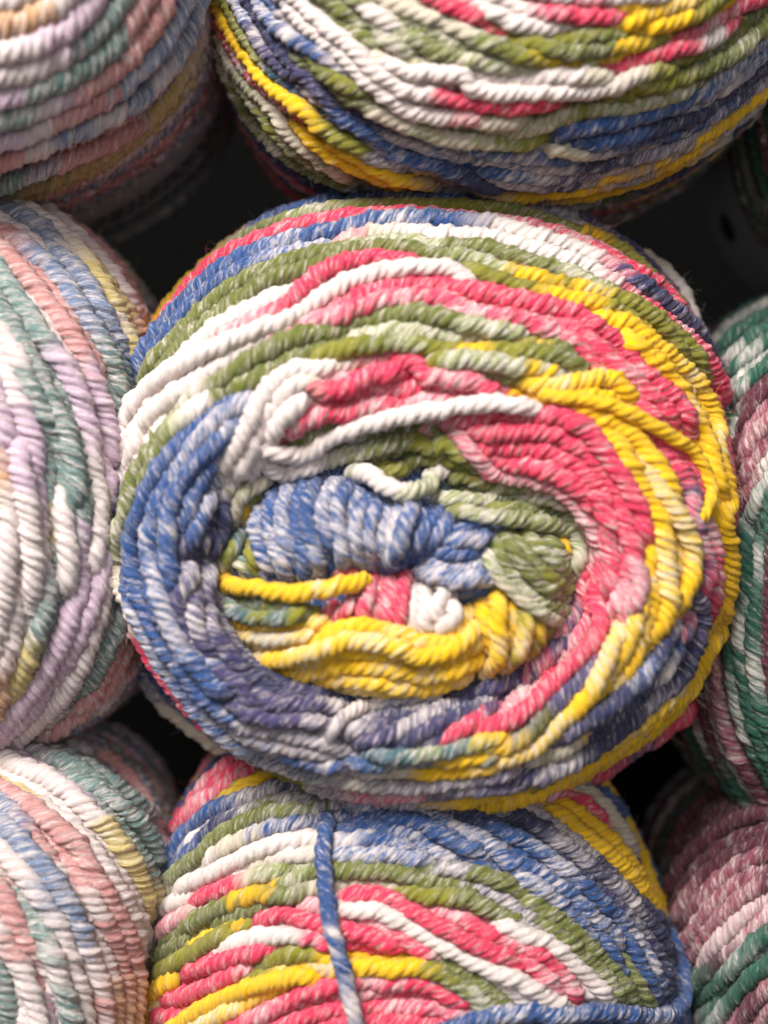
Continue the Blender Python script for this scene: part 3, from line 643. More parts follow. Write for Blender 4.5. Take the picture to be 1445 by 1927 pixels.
TOPB = """
g Gr 25,-60 25,0 40,90 70,200 Pg 110,300 160,420 Gr 210,540 270,650 Pg 350,740 440,830 Gr 540,900 650,950 750,990 Gy 860,1010
g Pk 35,-60 45,0 80,100 140,200 Pp 190,290 Wh 240,370 Pk 300,420 Pp 400,500 Pk 480,570 580,640 680,710 Pp 780,790 Gy 880,850 1000,900 1150,950
g Cr 90,160 130,260 180,360 Pg 250,450 Cr 350,550 430,640 480,720 560,790 Pg 650,870 Cr 740,930 Gr 850,980
g Pg 150,350 Gr 230,480 Pg 310,580 Ol 380,680 Gr 450,770 550,850 680,930
@4 g Ye 70,-60 80,0 110,80 160,170 210,250 270,330 330,410 430,480 510,540 590,600 Ol 670,680 780,740 870,790 Gy 960,840 1100,880
g Ol 130,-60 140,0 190,100 Gr 250,200 Ol 310,280 Pg 340,340 Te 400,390 Bl 520,470 600,550 Te 680,640 Bl 790,680 Lb 880,740 980,800 Bl 1100,830 1250,870 Nv 1445,940 h Nv 100,880 250,880
@4 g Ol 480,640 Ye 560,710 660,790 780,870 900,930 1030,980 Ol 1150,990
g Ye 640,720 780,790 880,850 1000,920 1120,970 Gy 1300,1000
g Gy 170,-60 180,0 Lb 230,80 Vi 290,150 Gy 340,240 Vi 400,300 Nv 480,380 Vi 570,430 Nv 640,500
g Nv 240,-60 250,0 310,100 380,180 450,260 510,330 Vi 590,410 Nv 700,530 Bl 760,620 900,690 1000,760 1120,820 Nv 1250,870
g Gy 300,160 330,220 400,290 Vi 470,370 540,430 Gy 620,480 700,570 Bl 850,660 Gy 980,740 Gy 1150,790 Lb 1300,820 h Gy 0,790
@3 g Lb 300,-60 330,0 370,70 Bl 430,140 Wh 490,190 Bl 560,250 620,300 Gy 680,340 760,400 Bl 850,440 930,470
@3 g Bl 360,-60 400,0 Wh 470,80 Bl 550,160 610,220 680,290 760,370 Nv 840,430
g Gr 440,190 Nv 520,270 Gr 560,330 650,390 740,440 850,490 950,540 1080,600 Pg 1200,655 1330,690 Gr 1440,690 h Pg 80,620 200,620 320,600 430,570 Ol 520,540 Pg 650,510 800,500 930,460 1020,420 Gr 1100,370 1180,310 1280,240
g Gr 580,390 Ol 700,480 Nv 800,560 920,610 1040,670 1180,720 Lb 1320,760 Bl 1440,770 h Lb 60,720 Bl 150,740 Gy 280,740 Bl 400,750 520,760 Nv 620,740 Gy 750,720 Vi 850,700 Gy 960,670 1060,660
g Nv 560,300 Gr 640,370 760,460 880,540 Cr 960,590 1080,640 Pg 1200,690 Cr 1330,730 h Cr 0,655 Pg 120,660 Ol 280,660 380,635 Nv 450,640
g Gr 480,220 Gr 600,310 700,400 Ol 800,460 Gr 930,520 1050,570
@3 g Gy 440,-50 480,0 Wh 540,80 620,150 700,230 790,310 880,400 980,480 1080,560 1200,600 1340,620 Pp 1440,610 h Cr 60,570 200,570 Ol 330,540
g Wh 480,-60 560,40 650,120 740,190 840,270 920,350 1020,420 1120,480 1220,490 Pk 1300,510 1440,560 h Pk 0,500 100,510 200,520 300,500 400,480 Ol 500,470
@3 g Gr 830,270 Cr 900,290 Wh 1000,340 1120,380 1250,380 1440,410 h Wh 0,410 120,430 260,430 400,420 550,420 680,400 Cr 800,370 Ol 900,340 Gr 1050,300
g Wh 880,350 980,420 1100,440 1200,440 1350,450 h Wh 0,370 200,380 380,370 500,380 Cr 620,370 740,360
g Wh 1000,490 1120,520 1250,560 Pk 1340,530 Pk 1440,600 h Pk 40,530 Pp 150,540 280,520 Cr 400,500
g Gr 460,-60 500,0 Pg 580,60 Cr 680,140 780,200 860,240 Pg 950,290
g Pg 560,-40 620,30 Gr 700,70 800,130 880,170 Pg 980,240 Gr 1060,280 Cr 1150,310 Gr 1260,330 1400,340
g Wh 700,-60 780,0 850,60 Pg 940,110 1020,190 Wh 1070,240 Pg 1130,290 Gr 1220,320
g Gr 640,-40 720,30 Gr 820,90 Pg 900,140 Gr 980,200
g Gr 800,-60 860,0 Wh 920,60 1000,110 Pg 1080,180 Gr 1180,220 1290,280 1400,310 h Cr 0,270 Pg 80,280 200,310 Cr 330,325 Gr 450,315
g Gr 860,-60 920,0 1000,60 1090,120 1200,150 Pg 1300,200 1440,250 h Pg 60,250 Ol 200,230 300,230 Gr 440,265 560,240 680,225 Ye 760,200 Ol 880,180 1000,120 1080,80 Ye 1150,30
g Cr 920,-50 980,0 1080,40 1180,90 1300,120 1440,190 h Pg 0,200 Gr 150,230 Ol 300,265 Ye 430,260 Gr 560,265 Ye 720,240 Ol 850,200
g Cr 1020,-50 1100,0 1200,50 Pk 1290,30 1350,60 1440,90 h Pk 40,95 140,130 Ol 250,165 380,185 500,190 Gr 640,175 Ol 760,150 Ye 860,80 960,50 1060,10
@4 h Pp -40,-10 Wh 40,30 120,60 220,90 330,115 450,120 Cr 540,125 Ol 640,130 Ye 760,100 Ye 860,50 Py 960,20
@4 g Pk 1240,-20 1320,20 1400,70 h Pk 0,60 90,100 150,135
@4 h Wh 60,-30 150,10 250,50 Pp 330,70 Pk 420,75 540,90 640,95 740,70 Wh 820,40
@6 h Pk 200,-20 280,10 340,30 Pp 450,50 560,60 Wh 680,55 Pk 780,20
@6 h Pk 300,-30 Wh 420,0 Pp 560,20 Wh 700,10
@4 h Pk 440,340 560,340 680,320 800,290 900,270 1020,230 Wh 1100,210 1190,170 Pk 1240,120 1290,60 1330,0
h Pk 900,220 1040,165 Pp 1130,115 1200,60 Pk 1300,20 1380,-20
h Ye 900,10 Py 1000,0 1060,-30
h Ye 780,130 900,110 Ye 1000,80 Ol 1100,50 Ol 1160,0
h Ol 800,350 950,320 1080,280 Gr 1180,240 1280,180 1350,110 1440,30
h Ol 700,430 850,400 980,370 Gr 1100,340 1200,280 Pg 1300,220 Gr 1380,140 1445,60
h Ol 560,480 700,450 850,430 Pg 980,400 Gr 1080,350
h Nv 360,660 Bl 480,620 600,600 720,570 840,540 950,500 1050,460 Lb 1150,410 1250,330 1340,240 1445,150
h Nv 450,660 Gy 560,640 680,620 800,590 920,560 Lb 1030,530 1130,480 Wh 1230,420 Lb 1330,340 1400,270 1450,230
@5 h Cr 340,700 450,700 560,715 Lb 680,700 Bl 780,670 880,650 960,640 Lb 1040,620 Bl 1100,580 Lb 1200,510 Nv 1300,440 Gy 1400,350
h Bl 420,690 560,675 680,660 780,640 Nv 900,600 1050,560 1150,520 1250,470 1350,390 1445,310
h Lb 0,760 Gy 150,790 Lb 260,800 Gy 380,800 500,800 Nv 620,785 Vi 750,755 Gy 870,730 1060,650 1180,580 1300,500 1445,380
h Bl 0,790 100,820 Lb 250,830 Gy 400,850 Vi 500,830 Gy 620,820 740,790 850,750 1000,700 Ye 1100,640 1200,590 1300,510 1400,430 1445,400
h Gy 0,860 150,860 300,870 Nv 450,870 Gy 560,860 Ye 680,830 Gy 800,800 Ye 920,740 Gy 1020,720 1130,650
h Gy 0,890 Ye 250,930 400,920 560,900 Gy 700,860 820,840 Ye 950,770 1080,690 Gy 1200,620 1320,550 Cr 1440,440
h Gy 300,960 Ye 500,940 640,920 780,880 900,840 1000,780 Cr 1120,720 1250,640 1350,550 1440,480
h Gy 300,990 450,980 620,960 Pk 760,930 880,880 1000,830 1100,760 1170,710
h Pk 500,1000 700,980 850,930 960,880
"""
BOTB = """
j Pp 250,420 Pk 300,340 Pp 380,230 Pk 480,140 600,60
j Pk 300,380 360,330 Pp 430,250 Pk 520,180 Pp 620,100
j Pk 230,440 280,300 Pp 360,160 Pk 440,20 480,-40
j Pk 270,380 330,280 Pp 410,180 Pk 500,80 Pk 560,10
j Ye 400,310 450,250 Ol 540,210 Ye 640,180 740,140 820,150
j Ol 400,320 480,270 Ye 600,220 700,185 800,175
j Bl 190,680 230,560 280,460 350,370 450,310 540,270 Gy 660,240 780,200 Nv 900,190 Gy 1050,200
j Bl 210,620 260,540 Wh 330,460 400,400 Bl 470,340 Nv 550,310 650,270 Gy 800,230 1000,240
j Bl 200,690 240,610 300,550 370,480 Nv 430,410 500,360 Gy 620,310 Gr 740,270 Gy 860,250 Gr 1000,260
j Pg 150,790 220,700 Gr 300,620 390,550 450,480 540,400 640,350 760,310 Pg 870,290 980,290
j Cr 140,800 Pg 200,740 Cr 280,660 370,600 Gr 450,540 560,470 640,410 740,360 850,330 Gy 950,320
j Cr 330,650 Wh 430,570 Cr 540,510 650,460 Lb 740,420 860,390 950,370 1020,360
j Wh 250,750 360,660 470,600 580,550 680,495 800,460 900,440 1000,430
@2 j Wh 200,820 300,730 400,680 520,620 640,560 760,510 880,490 1000,480 Wh 1120,500 Lb 1250,470 Bl 1380,470 k Bl 20,390 Lb 150,420 Bl 260,430
j Wh 160,880 250,800 350,740 460,690 580,650 Cr 680,600 Wh 800,560 900,545 Cr 1000,530 Lb 1120,540 1300,540 k Lb 60,420 200,440 330,450
j Pk 90,1010 160,930 260,860 360,800 460,760 560,725 Cr 640,680 Pg 730,640 Gr 850,610 960,590 1100,580 1250,570 1400,570 k Gr 0,465 Pg 100,475 Gr 220,490 Gy 330,500 Gr 430,510 550,540 650,590 750,640 850,700 930,760 1010,830 1080,920 1140,1000 1190,1080 1220,1140
j Pk 60,1120 Pp 110,1030 180,970 280,900 Cr 380,855 Ol 460,810 540,770 Ye 640,750 740,730 Gr 830,700 Pg 930,670 Gr 1050,640 1200,640 1400,650 k Gr 0,520 120,530 250,560 370,570 Gy 470,580 570,630 650,690 Gr 750,740 840,800 900,850 970,910 Pg 1030,980 Gr 1080,1050 1130,1120
j Pp 40,1200 90,1110 Gr 160,1060 230,990 320,930 420,880 530,830 Ye 620,790 700,765 Gr 800,770 900,740 Cr 1000,710 1100,690 1250,690 1440,700 k Cr 20,570 Ol 150,590 280,630 Gr 400,640 500,690 600,740 Gy 680,770 Ol 780,810 Gr 850,880 930,950 Pg 1000,1010 Gr 1080,1100
k Gr 600,600 700,670 800,740 880,800 960,880 1030,950 1100,1040 1150,1120
j Pk 50,1300 Pp 70,1180 Gr 130,1130 200,1070 300,1010 400,960 510,910 640,850 760,815 860,790 Cr 960,760
j Ye 100,1240 130,1180 Ol 190,1120 280,1070 Ye 360,1010 450,960 500,940 Ol 590,900 700,860
j Ol 90,1290 150,1210 230,1150 330,1090 420,1030 520,970 620,930
@10 $22 j Ye 50,1500 60,1400 110,1310 180,1235 260,1180 Ol 330,1130
j Ye 100,1500 100,1420 Py 150,1320 210,1250
@4 j Pk 600,950 680,900 790,870 880,880 970,920 1050,940 1200,980 1400,1000 k Pk 60,815 140,830 200,850
j Pk 370,1100 450,1050 Pp 560,1000 680,970 800,950 900,950 Pk 1000,970 1150,1030 1300,1050 Pp 1440,1060 k Pp 80,870 200,860
j Pk 280,1170 400,1110 Wh 490,1070 590,1040 700,1010 850,1000 Pp 960,1000 Pk 1060,1010 1200,1040
j Pk 220,1250 330,1180 460,1120 560,1080 680,1050 780,1040 900,1040 Pp 1050,1035
j Pk 200,1290 320,1250 420,1190 Pp 520,1140 640,1110 Pk 740,1090 850,1060
j Pk 130,1340 250,1340 360,1300 450,1250 540,1190 Pp 640,1150 Pk 750,1110
j Pp 140,1400 Pk 260,1370 Pp 380,1330 Pk 480,1290 560,1250
j Pk 130,1450 280,1420 380,1370 Pp 450,1320
j Pk 120,1500 220,1470 320,1440
@3 j Cr 930,810 Pp 1000,780 1100,765 Pk 1200,745 1320,755 1440,785 k Pk 20,630 80,650 180,710 260,750 350,785 430,825 520,865 600,890 680,930 750,940
@5 j Pp 850,850 960,830 Wh 1150,830 1300,840 1440,890 k Wh 20,680 80,725 170,780 270,830 370,870 460,910 550,960 650,1000 750,1060 850,1090 900,1120
k Pk 100,620 200,650 Pp 300,680 400,700 Pk 480,750 560,780 Pp 640,810 Pk 720,870 780,930 Pp 840,990 Pk 880,1060 Pp 920,1110
k Pp 180,640 300,660 420,700 520,740 Pk 600,775 680,820 750,890 Pp 820,950
k Pk 200,700 Pp 300,750 Pk 400,780 480,830 560,890 Pp 640,950 740,990 Pk 840,1050
k Wh 460,700 570,740 660,790 760,830 850,900 930,980 1010,1050 1080,1110
k Wh 600,750 700,810 800,880 880,960 950,1030 1020,1110
k Pp 560,850 Pk 640,900 Pp 740,960 820,1020 880,1090
j Pp 1150,890 1260,900 1380,940 k Pp 20,770 Pk 90,800 170,830 Pp 260,860 350,910
j Ol 560,1240 Gr 640,1180 Ol 740,1120 850,1080 960,1080 Ye 1050,1100 1220,1110 1340,1110 k Ol 0,910 Ye 80,900 Ol 200,900 Gr 300,920 380,960 460,1020 550,1070 640,1110
j Ol 500,1290 600,1240 720,1180 Py 860,1135 Ye 970,1140 Cr 1060,1150 Ye 1200,1160 1350,1165 k Ye 0,940 90,940 180,930 Ol 280,960 Gr 370,1020 Pg 460,1070 560,1120
@6 j Ye 320,1440 430,1370 560,1310 680,1240 800,1200 930,1180 1060,1190
@4 j Py 380,1470 480,1400 600,1340 Ye 720,1285 840,1240 960,1220 1080,1220
j Ye 450,1475 560,1430 680,1370 800,1330 900,1280
k Cr 440,950 Wh 560,1010 660,1060 750,1110
j Pk 620,1475 Pp 720,1410 Pk 840,1350 950,1290 1080,1260 Pp 1250,1230 1400,1250 k Pk 60,1000 150,1000 230,985 320,1030 400,1070 500,1120
j Pk 700,1475 800,1420 Pp 920,1360 Pk 1060,1320 Pp 1250,1290 Pk 1440,1300 k Pk 100,1045 250,1055 Pp 350,1090 Pk 450,1130
j Pk 800,1490 950,1430 1100,1380 1300,1360 Pp 1440,1370 k Pk 100,1100 230,1110 Pp 350,1150
j Pk 900,1510 1100,1440 1300,1430 1440,1440 k Pp 100,1150 Pk 250,1170
j Lb 1120,310 Bl 1220,300 1340,320 1440,350 k Bl 60,310 160,300 260,340 350,390 Lb 440,430 540,470
j Gy 1120,260 Lb 1250,290 1400,290 k Lb 60,240 150,250 260,280 350,320 430,360 520,420 Bl 600,490 700,520 Lb 760,560 Bl 850,620 Lb 920,690 990,760 1060,820 Bl 1110,890
j Bl 1120,370 1260,370 1400,410 k Bl 40,350 Lb 130,360 Bl 250,390 350,410 450,460 Lb 540,520 640,570
j Bl 1080,410 1250,420 k Bl 20,390 Bl 120,400 Lb 220,420 Lb 330,440 450,480
k Nv 180,250 300,270 Bl 400,310 500,360 600,410 700,450 780,500 860,570 930,640 1000,720 1080,800 1150,900 1210,1010 1250,1100
k Nv 250,230 370,270 470,300 Bl 560,350 650,390 Lb 750,450 840,520 Bl 900,570 980,640 1050,700 Lb 1120,780 1190,860 1230,950 Bl 1270,1050
k Gy 300,220 420,250 530,290 640,340 Nv 740,400 830,460 900,530 980,590 Vi 1060,660 Gy 1130,720 Nv 1190,790 1250,880 1290,980 1300,1060
k Nv 400,220 Gy 520,240 Nv 620,280 730,330 Gy 820,390 900,440 Nv 980,510 Gy 1060,590 1130,650 Nv 1200,720 1270,810 1310,900
k Gy 540,220 650,240 760,290 850,340 930,400 Nv 1010,470 Gy 1090,550 Nv 1160,620 1230,700 1300,780
k Bl 540,450 700,530 800,600 880,680 960,770 1030,860 1100,950 Lb 1170,1050 Bl 1210,1120
k Lb 560,500 680,560 Lb 780,630 Bl 860,710 Lb 950,800 Bl 1020,900
@3 k Cr 740,230 Ye 800,270 870,320 950,390 1030,460 1100,520 1150,580 1200,640 1235,700
@3 k Ye 780,200 880,240 960,300 1040,370 1110,450 1170,540 1220,640
k Pk 860,180 930,210 1000,270 Pp 1060,320
k Cr 920,150 980,200 1050,290 1110,370 Gy 1150,440
k Bl 980,140 1050,210 1110,300 1160,390 1200,480 1240,570 Nv 1290,680
!$19 @22 k Bl 380,1190 480,1155 Lb 600,1140 Bl 700,1130 Lb 830,1145 Bl 960,1130 1060,1130 1150,1145 Lb 1250,1150 Bl 1310,1140 1355,1090 1370,1020 1350,900 1320,820 Nv 1290,740
"""
LEFTB = """
n Bu 0,30 60,55 120,95 200,145 270,210 320,270 370,340 420,400 Pe 460,470 490,540 480,620
n Ow 0,20 80,40 180,90 260,160 330,230 390,300 440,380 Pe 480,450 500,540
n Ow 0,55 80,75 150,115 230,180 Bu 300,270 350,350 400,430 Bu 440,510 Pe 470,600
n Db 0,70 80,100 150,150 Ow 220,200 280,260 330,330 370,410 Bu 420,490 450,570 Ow 465,650
n Db 0,100 70,130 150,180 220,240 280,310 330,380 380,450 420,530 Sg 450,620
n Ow 0,120 60,155 130,215 Db 190,270 250,340 300,410 350,480 390,550 Sg 420,640 430,720
n Sa 0,150 60,185 Db 120,235 190,300 240,380 300,460 Sg 350,550 390,640 400,750
n Sa 0,180 60,230 130,280 190,350 240,430 280,510 310,590 325,660
@3 n Sa 0,215 50,265 110,340 160,400 220,470 270,550 Li 300,640 340,740 360,840 360,950
n Sg 330,640 370,720 380,820 370,900
n Sg 0,260 50,310 Ow 100,370 160,450 210,530 260,610 Li 300,700 320,800 340,900 350,1000 350,1100
n Sg 0,300 50,370 100,440 140,510 Li 190,570 240,650 270,740 290,830 Ow 300,930 320,1040 330,1150 330,1260 Li 310,1360
n Sg 0,350 40,420 90,490 130,560 170,630 210,710 250,800 270,900 270,1000 260,1080 Li 270,1180 280,1290 250,1400 210,1500 160,1600 100,1700 0,1800
n Sg 0,420 40,480 80,560 120,640 160,720 200,790 230,870 250,960 250,1050 240,1150
n Ow 0,480 50,560 Sg 90,640 130,710 170,790 190,880 200,960 Ow 210,1050 220,1150 230,1250 220,1330 Sg 200,1400
n Ow 0,530 40,600 80,680 120,760 Sg 150,850 170,950 180,1050 Bu 180,1130 Sg 180,1220 190,1330 170,1420 150,1500 110,1600 Bu 50,1700
n Ow 0,600 40,680 Li 80,760 110,850 130,950 140,1060 Ow 140,1170 140,1280 Sg 150,1370 130,1470 Bu 100,1560 60,1640 20,1720
n Ow 0,670 Li 30,760 60,850 80,950 Ow 100,1050 110,1160 120,1270 110,1380 90,1470 Sg 60,1570 Pe 20,1660
n Li 0,740 20,840 40,940 Ow 60,1040 70,1150 80,1260 70,1370 50,1470 20,1560 Pe 0,1620
n Li -10,830 Pe 10,950 Ow 20,1050 30,1160 40,1270 30,1370 10,1470
n Pe -20,1000 0,1100 Ow 0,1250 -10,1380
n Li 350,980 345,1150 330,1280 300,1400 260,1500 220,1580 150,1690 80,1760 Ow 0,1850
n Li 340,1250 Ow 330,1400 300,1500 260,1600 210,1690 140,1770 60,1840 0,1890
n Li 300,1330 280,1430 240,1520 180,1620 130,1700 60,1780 Li 0,1830
n Sg 370,1340 350,1440 310,1540 270,1640 220,1720 Ow 150,1800
n Sg 390,1360 380,1460 340,1560 290,1660 240,1730
n Sa 410,1470 380,1560 330,1650 270,1730 210,1790
n Sa 440,1500 400,1600 340,1690 250,1770 190,1810 Ow 100,1870
n Ow 460,1560 Sa 430,1620 Ow 370,1710 290,1770
n Sg 210,1420 180,1520 150,1600 Bu 90,1680 0,1770
"""
BLB = """
o Gy 150,70 Sg 260,110 380,170 480,230 570,310 Gy 630,380 650,450
o Sg 200,140 320,180 420,250 510,330 580,420 610,520
o Gy 250,60 400,90 520,150 620,260 670,380
o Gy 0,50 Gy 120,90 Sg 240,130 350,190 450,270 Sg 530,360 590,460
o Li 0,70 100,130 200,180 290,230 Sg 370,280 430,340 500,430 560,520 Bu 590,620 Sg 600,720
o Ow 0,110 80,150 180,190 270,250 340,320 Bu 400,370 450,440 510,530 550,630 570,720
o Ow 0,150 90,200 190,250 280,310 350,380 410,460 460,540 510,620 540,700 560,800
o Bu 0,200 90,240 Ow 180,290 270,350 330,430 390,520 430,600 480,680 520,780 Li 540,880
o Sa 0,230 90,280 170,330 240,390 300,450 340,540 390,620 440,710 480,790 510,880 Pe 520,980 510,1130
o Sa 0,260 50,290 120,350 190,420 250,490 300,570 Ow 350,660 Sa 400,740 440,830 470,920 Pe 490,1020 480,1150
@-3 o Db 0,290 60,340 Sa 120,400 190,470 Ow 250,560 300,650 340,740 380,830 410,930 Pe 430,1030 430,1150
o Db 0,340 70,400 130,470 190,540 240,610 280,690 310,780 Ow 340,860 370,950 Sa 390,1050 Ow 400,1150
o Db 0,400 60,460 120,530 180,600 230,690 270,780 Sg 300,870 330,960 340,1050 350,1150
@3 o Ow 0,460 60,520 110,580 Db 160,660 Ow 210,750 250,840 280,930 310,1020 320,1150
o Sa 0,530 Sg 60,590 110,660 150,740 190,820 Ow 220,910 Sg 250,1000 280,1090 290,1150
@3 o Sa 0,600 50,660 90,740 130,820 Ow 170,900 200,990 230,1070 240,1150
o Sa 0,680 50,750 90,830 130,920 160,1000 Li 190,1090 200,1150
o Ow 0,760 Sa 40,830 Ow 80,910 110,1000 140,1090 150,1150
o Sg 0,850 30,920 Ow 60,1000 90,1100 100,1150
o Sg 0,950 30,1040 50,1150
o Sg -20,1030 0,1100 10,1160
"""
TLB = """
m Ow 0,10 100,0 180,-40
m Pe 0,130 100,110 200,60 Ow 270,0 310,-50
m Ow 0,240 100,230 Li 200,190 300,130 370,70 420,0 450,-40
m Ow 0,350 100,340 200,300 Li 300,250 Sg 390,200 470,120 530,40 560,-30
m Li 0,440 90,430 Sg 180,390 270,350 360,310 440,250 520,180 Sa 580,100 640,0
m Sg 0,540 90,510 Ow 190,470 Li 290,430 Sa 380,390 450,340 530,290 600,220 670,140 730,40 750,-30
m Li 0,630 90,610 Ow 190,570 Sa 290,520 380,480 470,440 Db 550,390 630,310 710,230 770,130 820,20
m Sa 0,740 90,700 Ow 190,660 Db 290,610 390,570 Ow 480,530 Db 570,480 660,420 Ow 720,350 Db 790,260 850,150 890,20
m Sg 0,840 100,800 Gy 200,760 Sa 300,720 400,680 500,630 600,570 Gy 690,510 780,430 850,330 Sa 910,200 940,60
m Sa 60,900 180,860 300,820 420,770 540,720 650,660 760,580 860,480 950,350
m Sa 150,930 300,880 440,820 560,770 Li 680,700 790,620 900,510 990,380
"""
RMB = """
q Gw 310,1130 Dg 380,1050 450,1000 555,950 700,930
q Dg 330,1180 400,1100 480,1040 555,1000 700,960
q Dg 350,1230 Gw 410,1180 Dg 480,1110 555,1060 700,1000
q Dg 360,1290 420,1240 Gw 490,1180 Dg 555,1130 650,1060
q Gw 380,1340 420,1300 480,1250 555,1190 650,1120
q Dg 400,1400 Gw 450,1330 Dg 500,1280 555,1230 640,1160
q Gw 420,1450 Bg 460,1380 510,1310 555,1270 640,1190
q Bg 440,1530 470,1450 520,1370 555,1330 640,1240
q Bg 440,1600 Dr 480,1520 520,1440 Bg 560,1400 640,1300
q Bg 450,1700 Dr 470,1620 510,1530 560,1470 640,1380
q Dr 450,1780 480,1700 520,1600 Bg 560,1540 640,1440
q Bg 450,1850 Dr 490,1770 530,1690 Gw 570,1620 640,1540
q Dg 460,1950 Gw 500,1850 540,1760 580,1700 640,1640
q Dg 500,1960 540,1850 580,1780 640,1720
r Dg 385,-40 380,120 370,260 370,400 380,520 Gw 400,640 430,760 Dg 470,860 515,960 560,1030
r Gw 420,-60 Dg 430,60 430,200 Gw 420,340 410,420 Dg 420,540 450,660 480,780 530,880
r Dg 470,-20 Gw 460,120 Dg 470,260 460,400 Gw 460,520 470,600 Dg 490,700 530,800
r Dg 520,-20 Bg 510,140 500,300 500,450 505,600 Dg 530,720
r Dr 320,430 330,540 330,640 350,740 390,850 Bg 440,930 480,1000 530,1070
r Dr 360,440 Bg 360,560 Dr 370,680 400,790 Bg 440,880 480,940 Dg 530,1010
r Gw 290,480 290,580 Dr 300,680 Gw 320,770 350,860 400,950 450,1030 520,1100
r Bg 260,560 270,660 290,760 320,850 Dg 370,940 420,1020 Gw 480,1090 540,1130
r Gw 230,620 Dr 240,720 Gw 260,800 Bg 310,890 Dg 350,970 400,1040 Gw 460,1110 530,1150
r Dg 200,700 220,800 260,890 310,970 Gw 370,1040 Dg 430,1110 520,1170
"""
BRB = """
r Dg 100,1400 Bg 130,1260 200,1120 300,1020
r Bg 110,1480 130,1400 180,1300 250,1220 340,1150 440,1110 530,1100
r Bg 130,1530 160,1450 220,1350 300,1260 400,1200 530,1160
r Wr 140,1590 Dr 170,1510 220,1420 Bg 290,1330 380,1270 530,1220
r Bg 160,1620 200,1530 Dr 250,1450 320,1370 400,1300 Bg 530,1270
r Dr 170,1680 210,1600 260,1520 340,1440 420,1370 Bg 530,1320
r Bg 190,1720 Dr 230,1640 290,1560 360,1490 440,1420 Bg 530,1370
r Dr 210,1750 Wr 260,1680 320,1600 390,1530 460,1470 Dr 540,1420
r Dg 210,1830 260,1750 Bg 330,1670 Wr 400,1600 Dr 460,1540 Wr 540,1490
r Dg 220,1880 280,1800 340,1730 Gw 400,1660 Dg 460,1590 540,1530
@3 r Gw 240,1927 Dg 300,1850 360,1780 Gw 420,1700 480,1640 Dg 540,1590
r Dg 280,1940 Gw 330,1880 Dg 390,1820 450,1740 540,1670
@3 r Dr 330,1960 380,1870 440,1790 540,1720
r Dr 380,1970 Bg 430,1880 480,1820 Dr 550,1750
r Wr 430,1980 Dr 480,1890 550,1830
r Gw 490,1980 540,1900
"""
# ------------------------------------------------------------ shelf and the dark inside of the bay
def box(name, lo, hi, mat):
    (x0, y0, z0), (x1, y1, z1) = lo, hi
    V = [(x, y, z) for x in (x0, x1) for y in (y0, y1) for z in (z0, z1)]
    F = [(0, 1, 3, 2), (4, 6, 7, 5), (0, 4, 5, 1), (2, 3, 7, 6), (0, 2, 6, 4), (1, 5, 7, 3)]
    o = make_mesh(name, V, F, mat, smooth=False); o['kind'] = 'structure'; return o
box('shelf_board', (-0.6, -0.06, GZ-0.275), (0.6, 0.40, GZ-0.255), SHELF)
box('shelf_back_panel', (-0.6, 0.40, GZ-0.275), (0.6, 0.42, GZ+0.5), SHELF)

BRIGHT = ['Bl', 'Wh', 'Gr', 'Pk', 'Ye', 'Nv', 'Ol', 'Lb', 'Pp', 'Vi']
PASTEL = ['Ow', 'Sg', 'Sa', 'Db', 'Li', 'Bu']
DEEP = ['Bg', 'Dg', 'Dr', 'Gw', 'Bg']
lines = lambda s: [l for l in s.strip().split('\n') if l.strip()]

centre = Body((745, 1110),
  [(612,375),(740,357),(850,356),(1010,378),(1155,445),(1242,522),(1300,602),(1344,702),(1380,850),(1385,1000),(1379,1080),(1347,1196),(1276,1335),(1150,1422),
   (1000,1502),(880,1514),(700,1504),(600,1482),(500,1432),(400,1372),(320,1290),(250,1180),(215,1050),(203,940),(213,820),(248,720),(296,605),(350,535),(470,435)],
  0, 420, 0.36, 700,
  core=[(410,1130),(425,1040),(465,950),(540,885),(700,872),(850,915),(1000,950),(1110,1020),(1095,1150),(1020,1260),(800,1312),(600,1292),(480,1240)])
bottom = Body((780, 2000), [(262,1980),(264,1850),(280,1720),(310,1600),(350,1520),(410,1440),(520,1370),(780,1330),(1000,1370),(1110,1450),(1180,1560),(1235,1700),(1290,1830),(1305,1960),
   (1280,2150),(1150,2400),(780,2500),(420,2400),(290,2200)], 60, 480, 0.22, 600)
g1 = 'balls of variegated yarn stacked on the shelf'
def tail_strand(root, body):
    r, lift, pts, cols = parse("j Bl 1105,130 1100,200 1070,310 1050,400 1035,500 1040,620 1050,740 1070,880 Wh 1085,960 Bl 1110,1050 1140,1150 Lb 1160,1250 Wh 1190,1350 Bl 1215,1465 Lb 1240,1600 Bl 1250,1750")
    xy, ix = spline(pts); cv = np.array([DYE[c] for c in cols])
    C = np.stack([np.interp(ix, np.arange(len(cv)), cv[:, k]) for k in range(4)], -1)
    q = np.clip((xy[:, 1]-1480)/90, 0, 1); q = q*q*(3-2*q)
    dep = (bottom.f(xy[:, 0], np.maximum(xy[:, 1], 1560))-50)*q+430*(1-q)
    P = W(xy[:, 0], xy[:, 1], dep); P, C = resample(P, C, 3.6*U); P = smooth(P, 30)
    t = tube(P, 17.5*U, C)
    o = make_mesh('hanging_strand', t[0], t[1], YARN, root, t[2], t[3]); o['label'] = 'loose blue and white strand hanging below the ball'
build_ball('bright multicolour yarn ball in the middle, yellow wraps around its tucked-in centre', centre, lines(CENTRE), BRIGHT, 20, g1, extras=tail_strand)
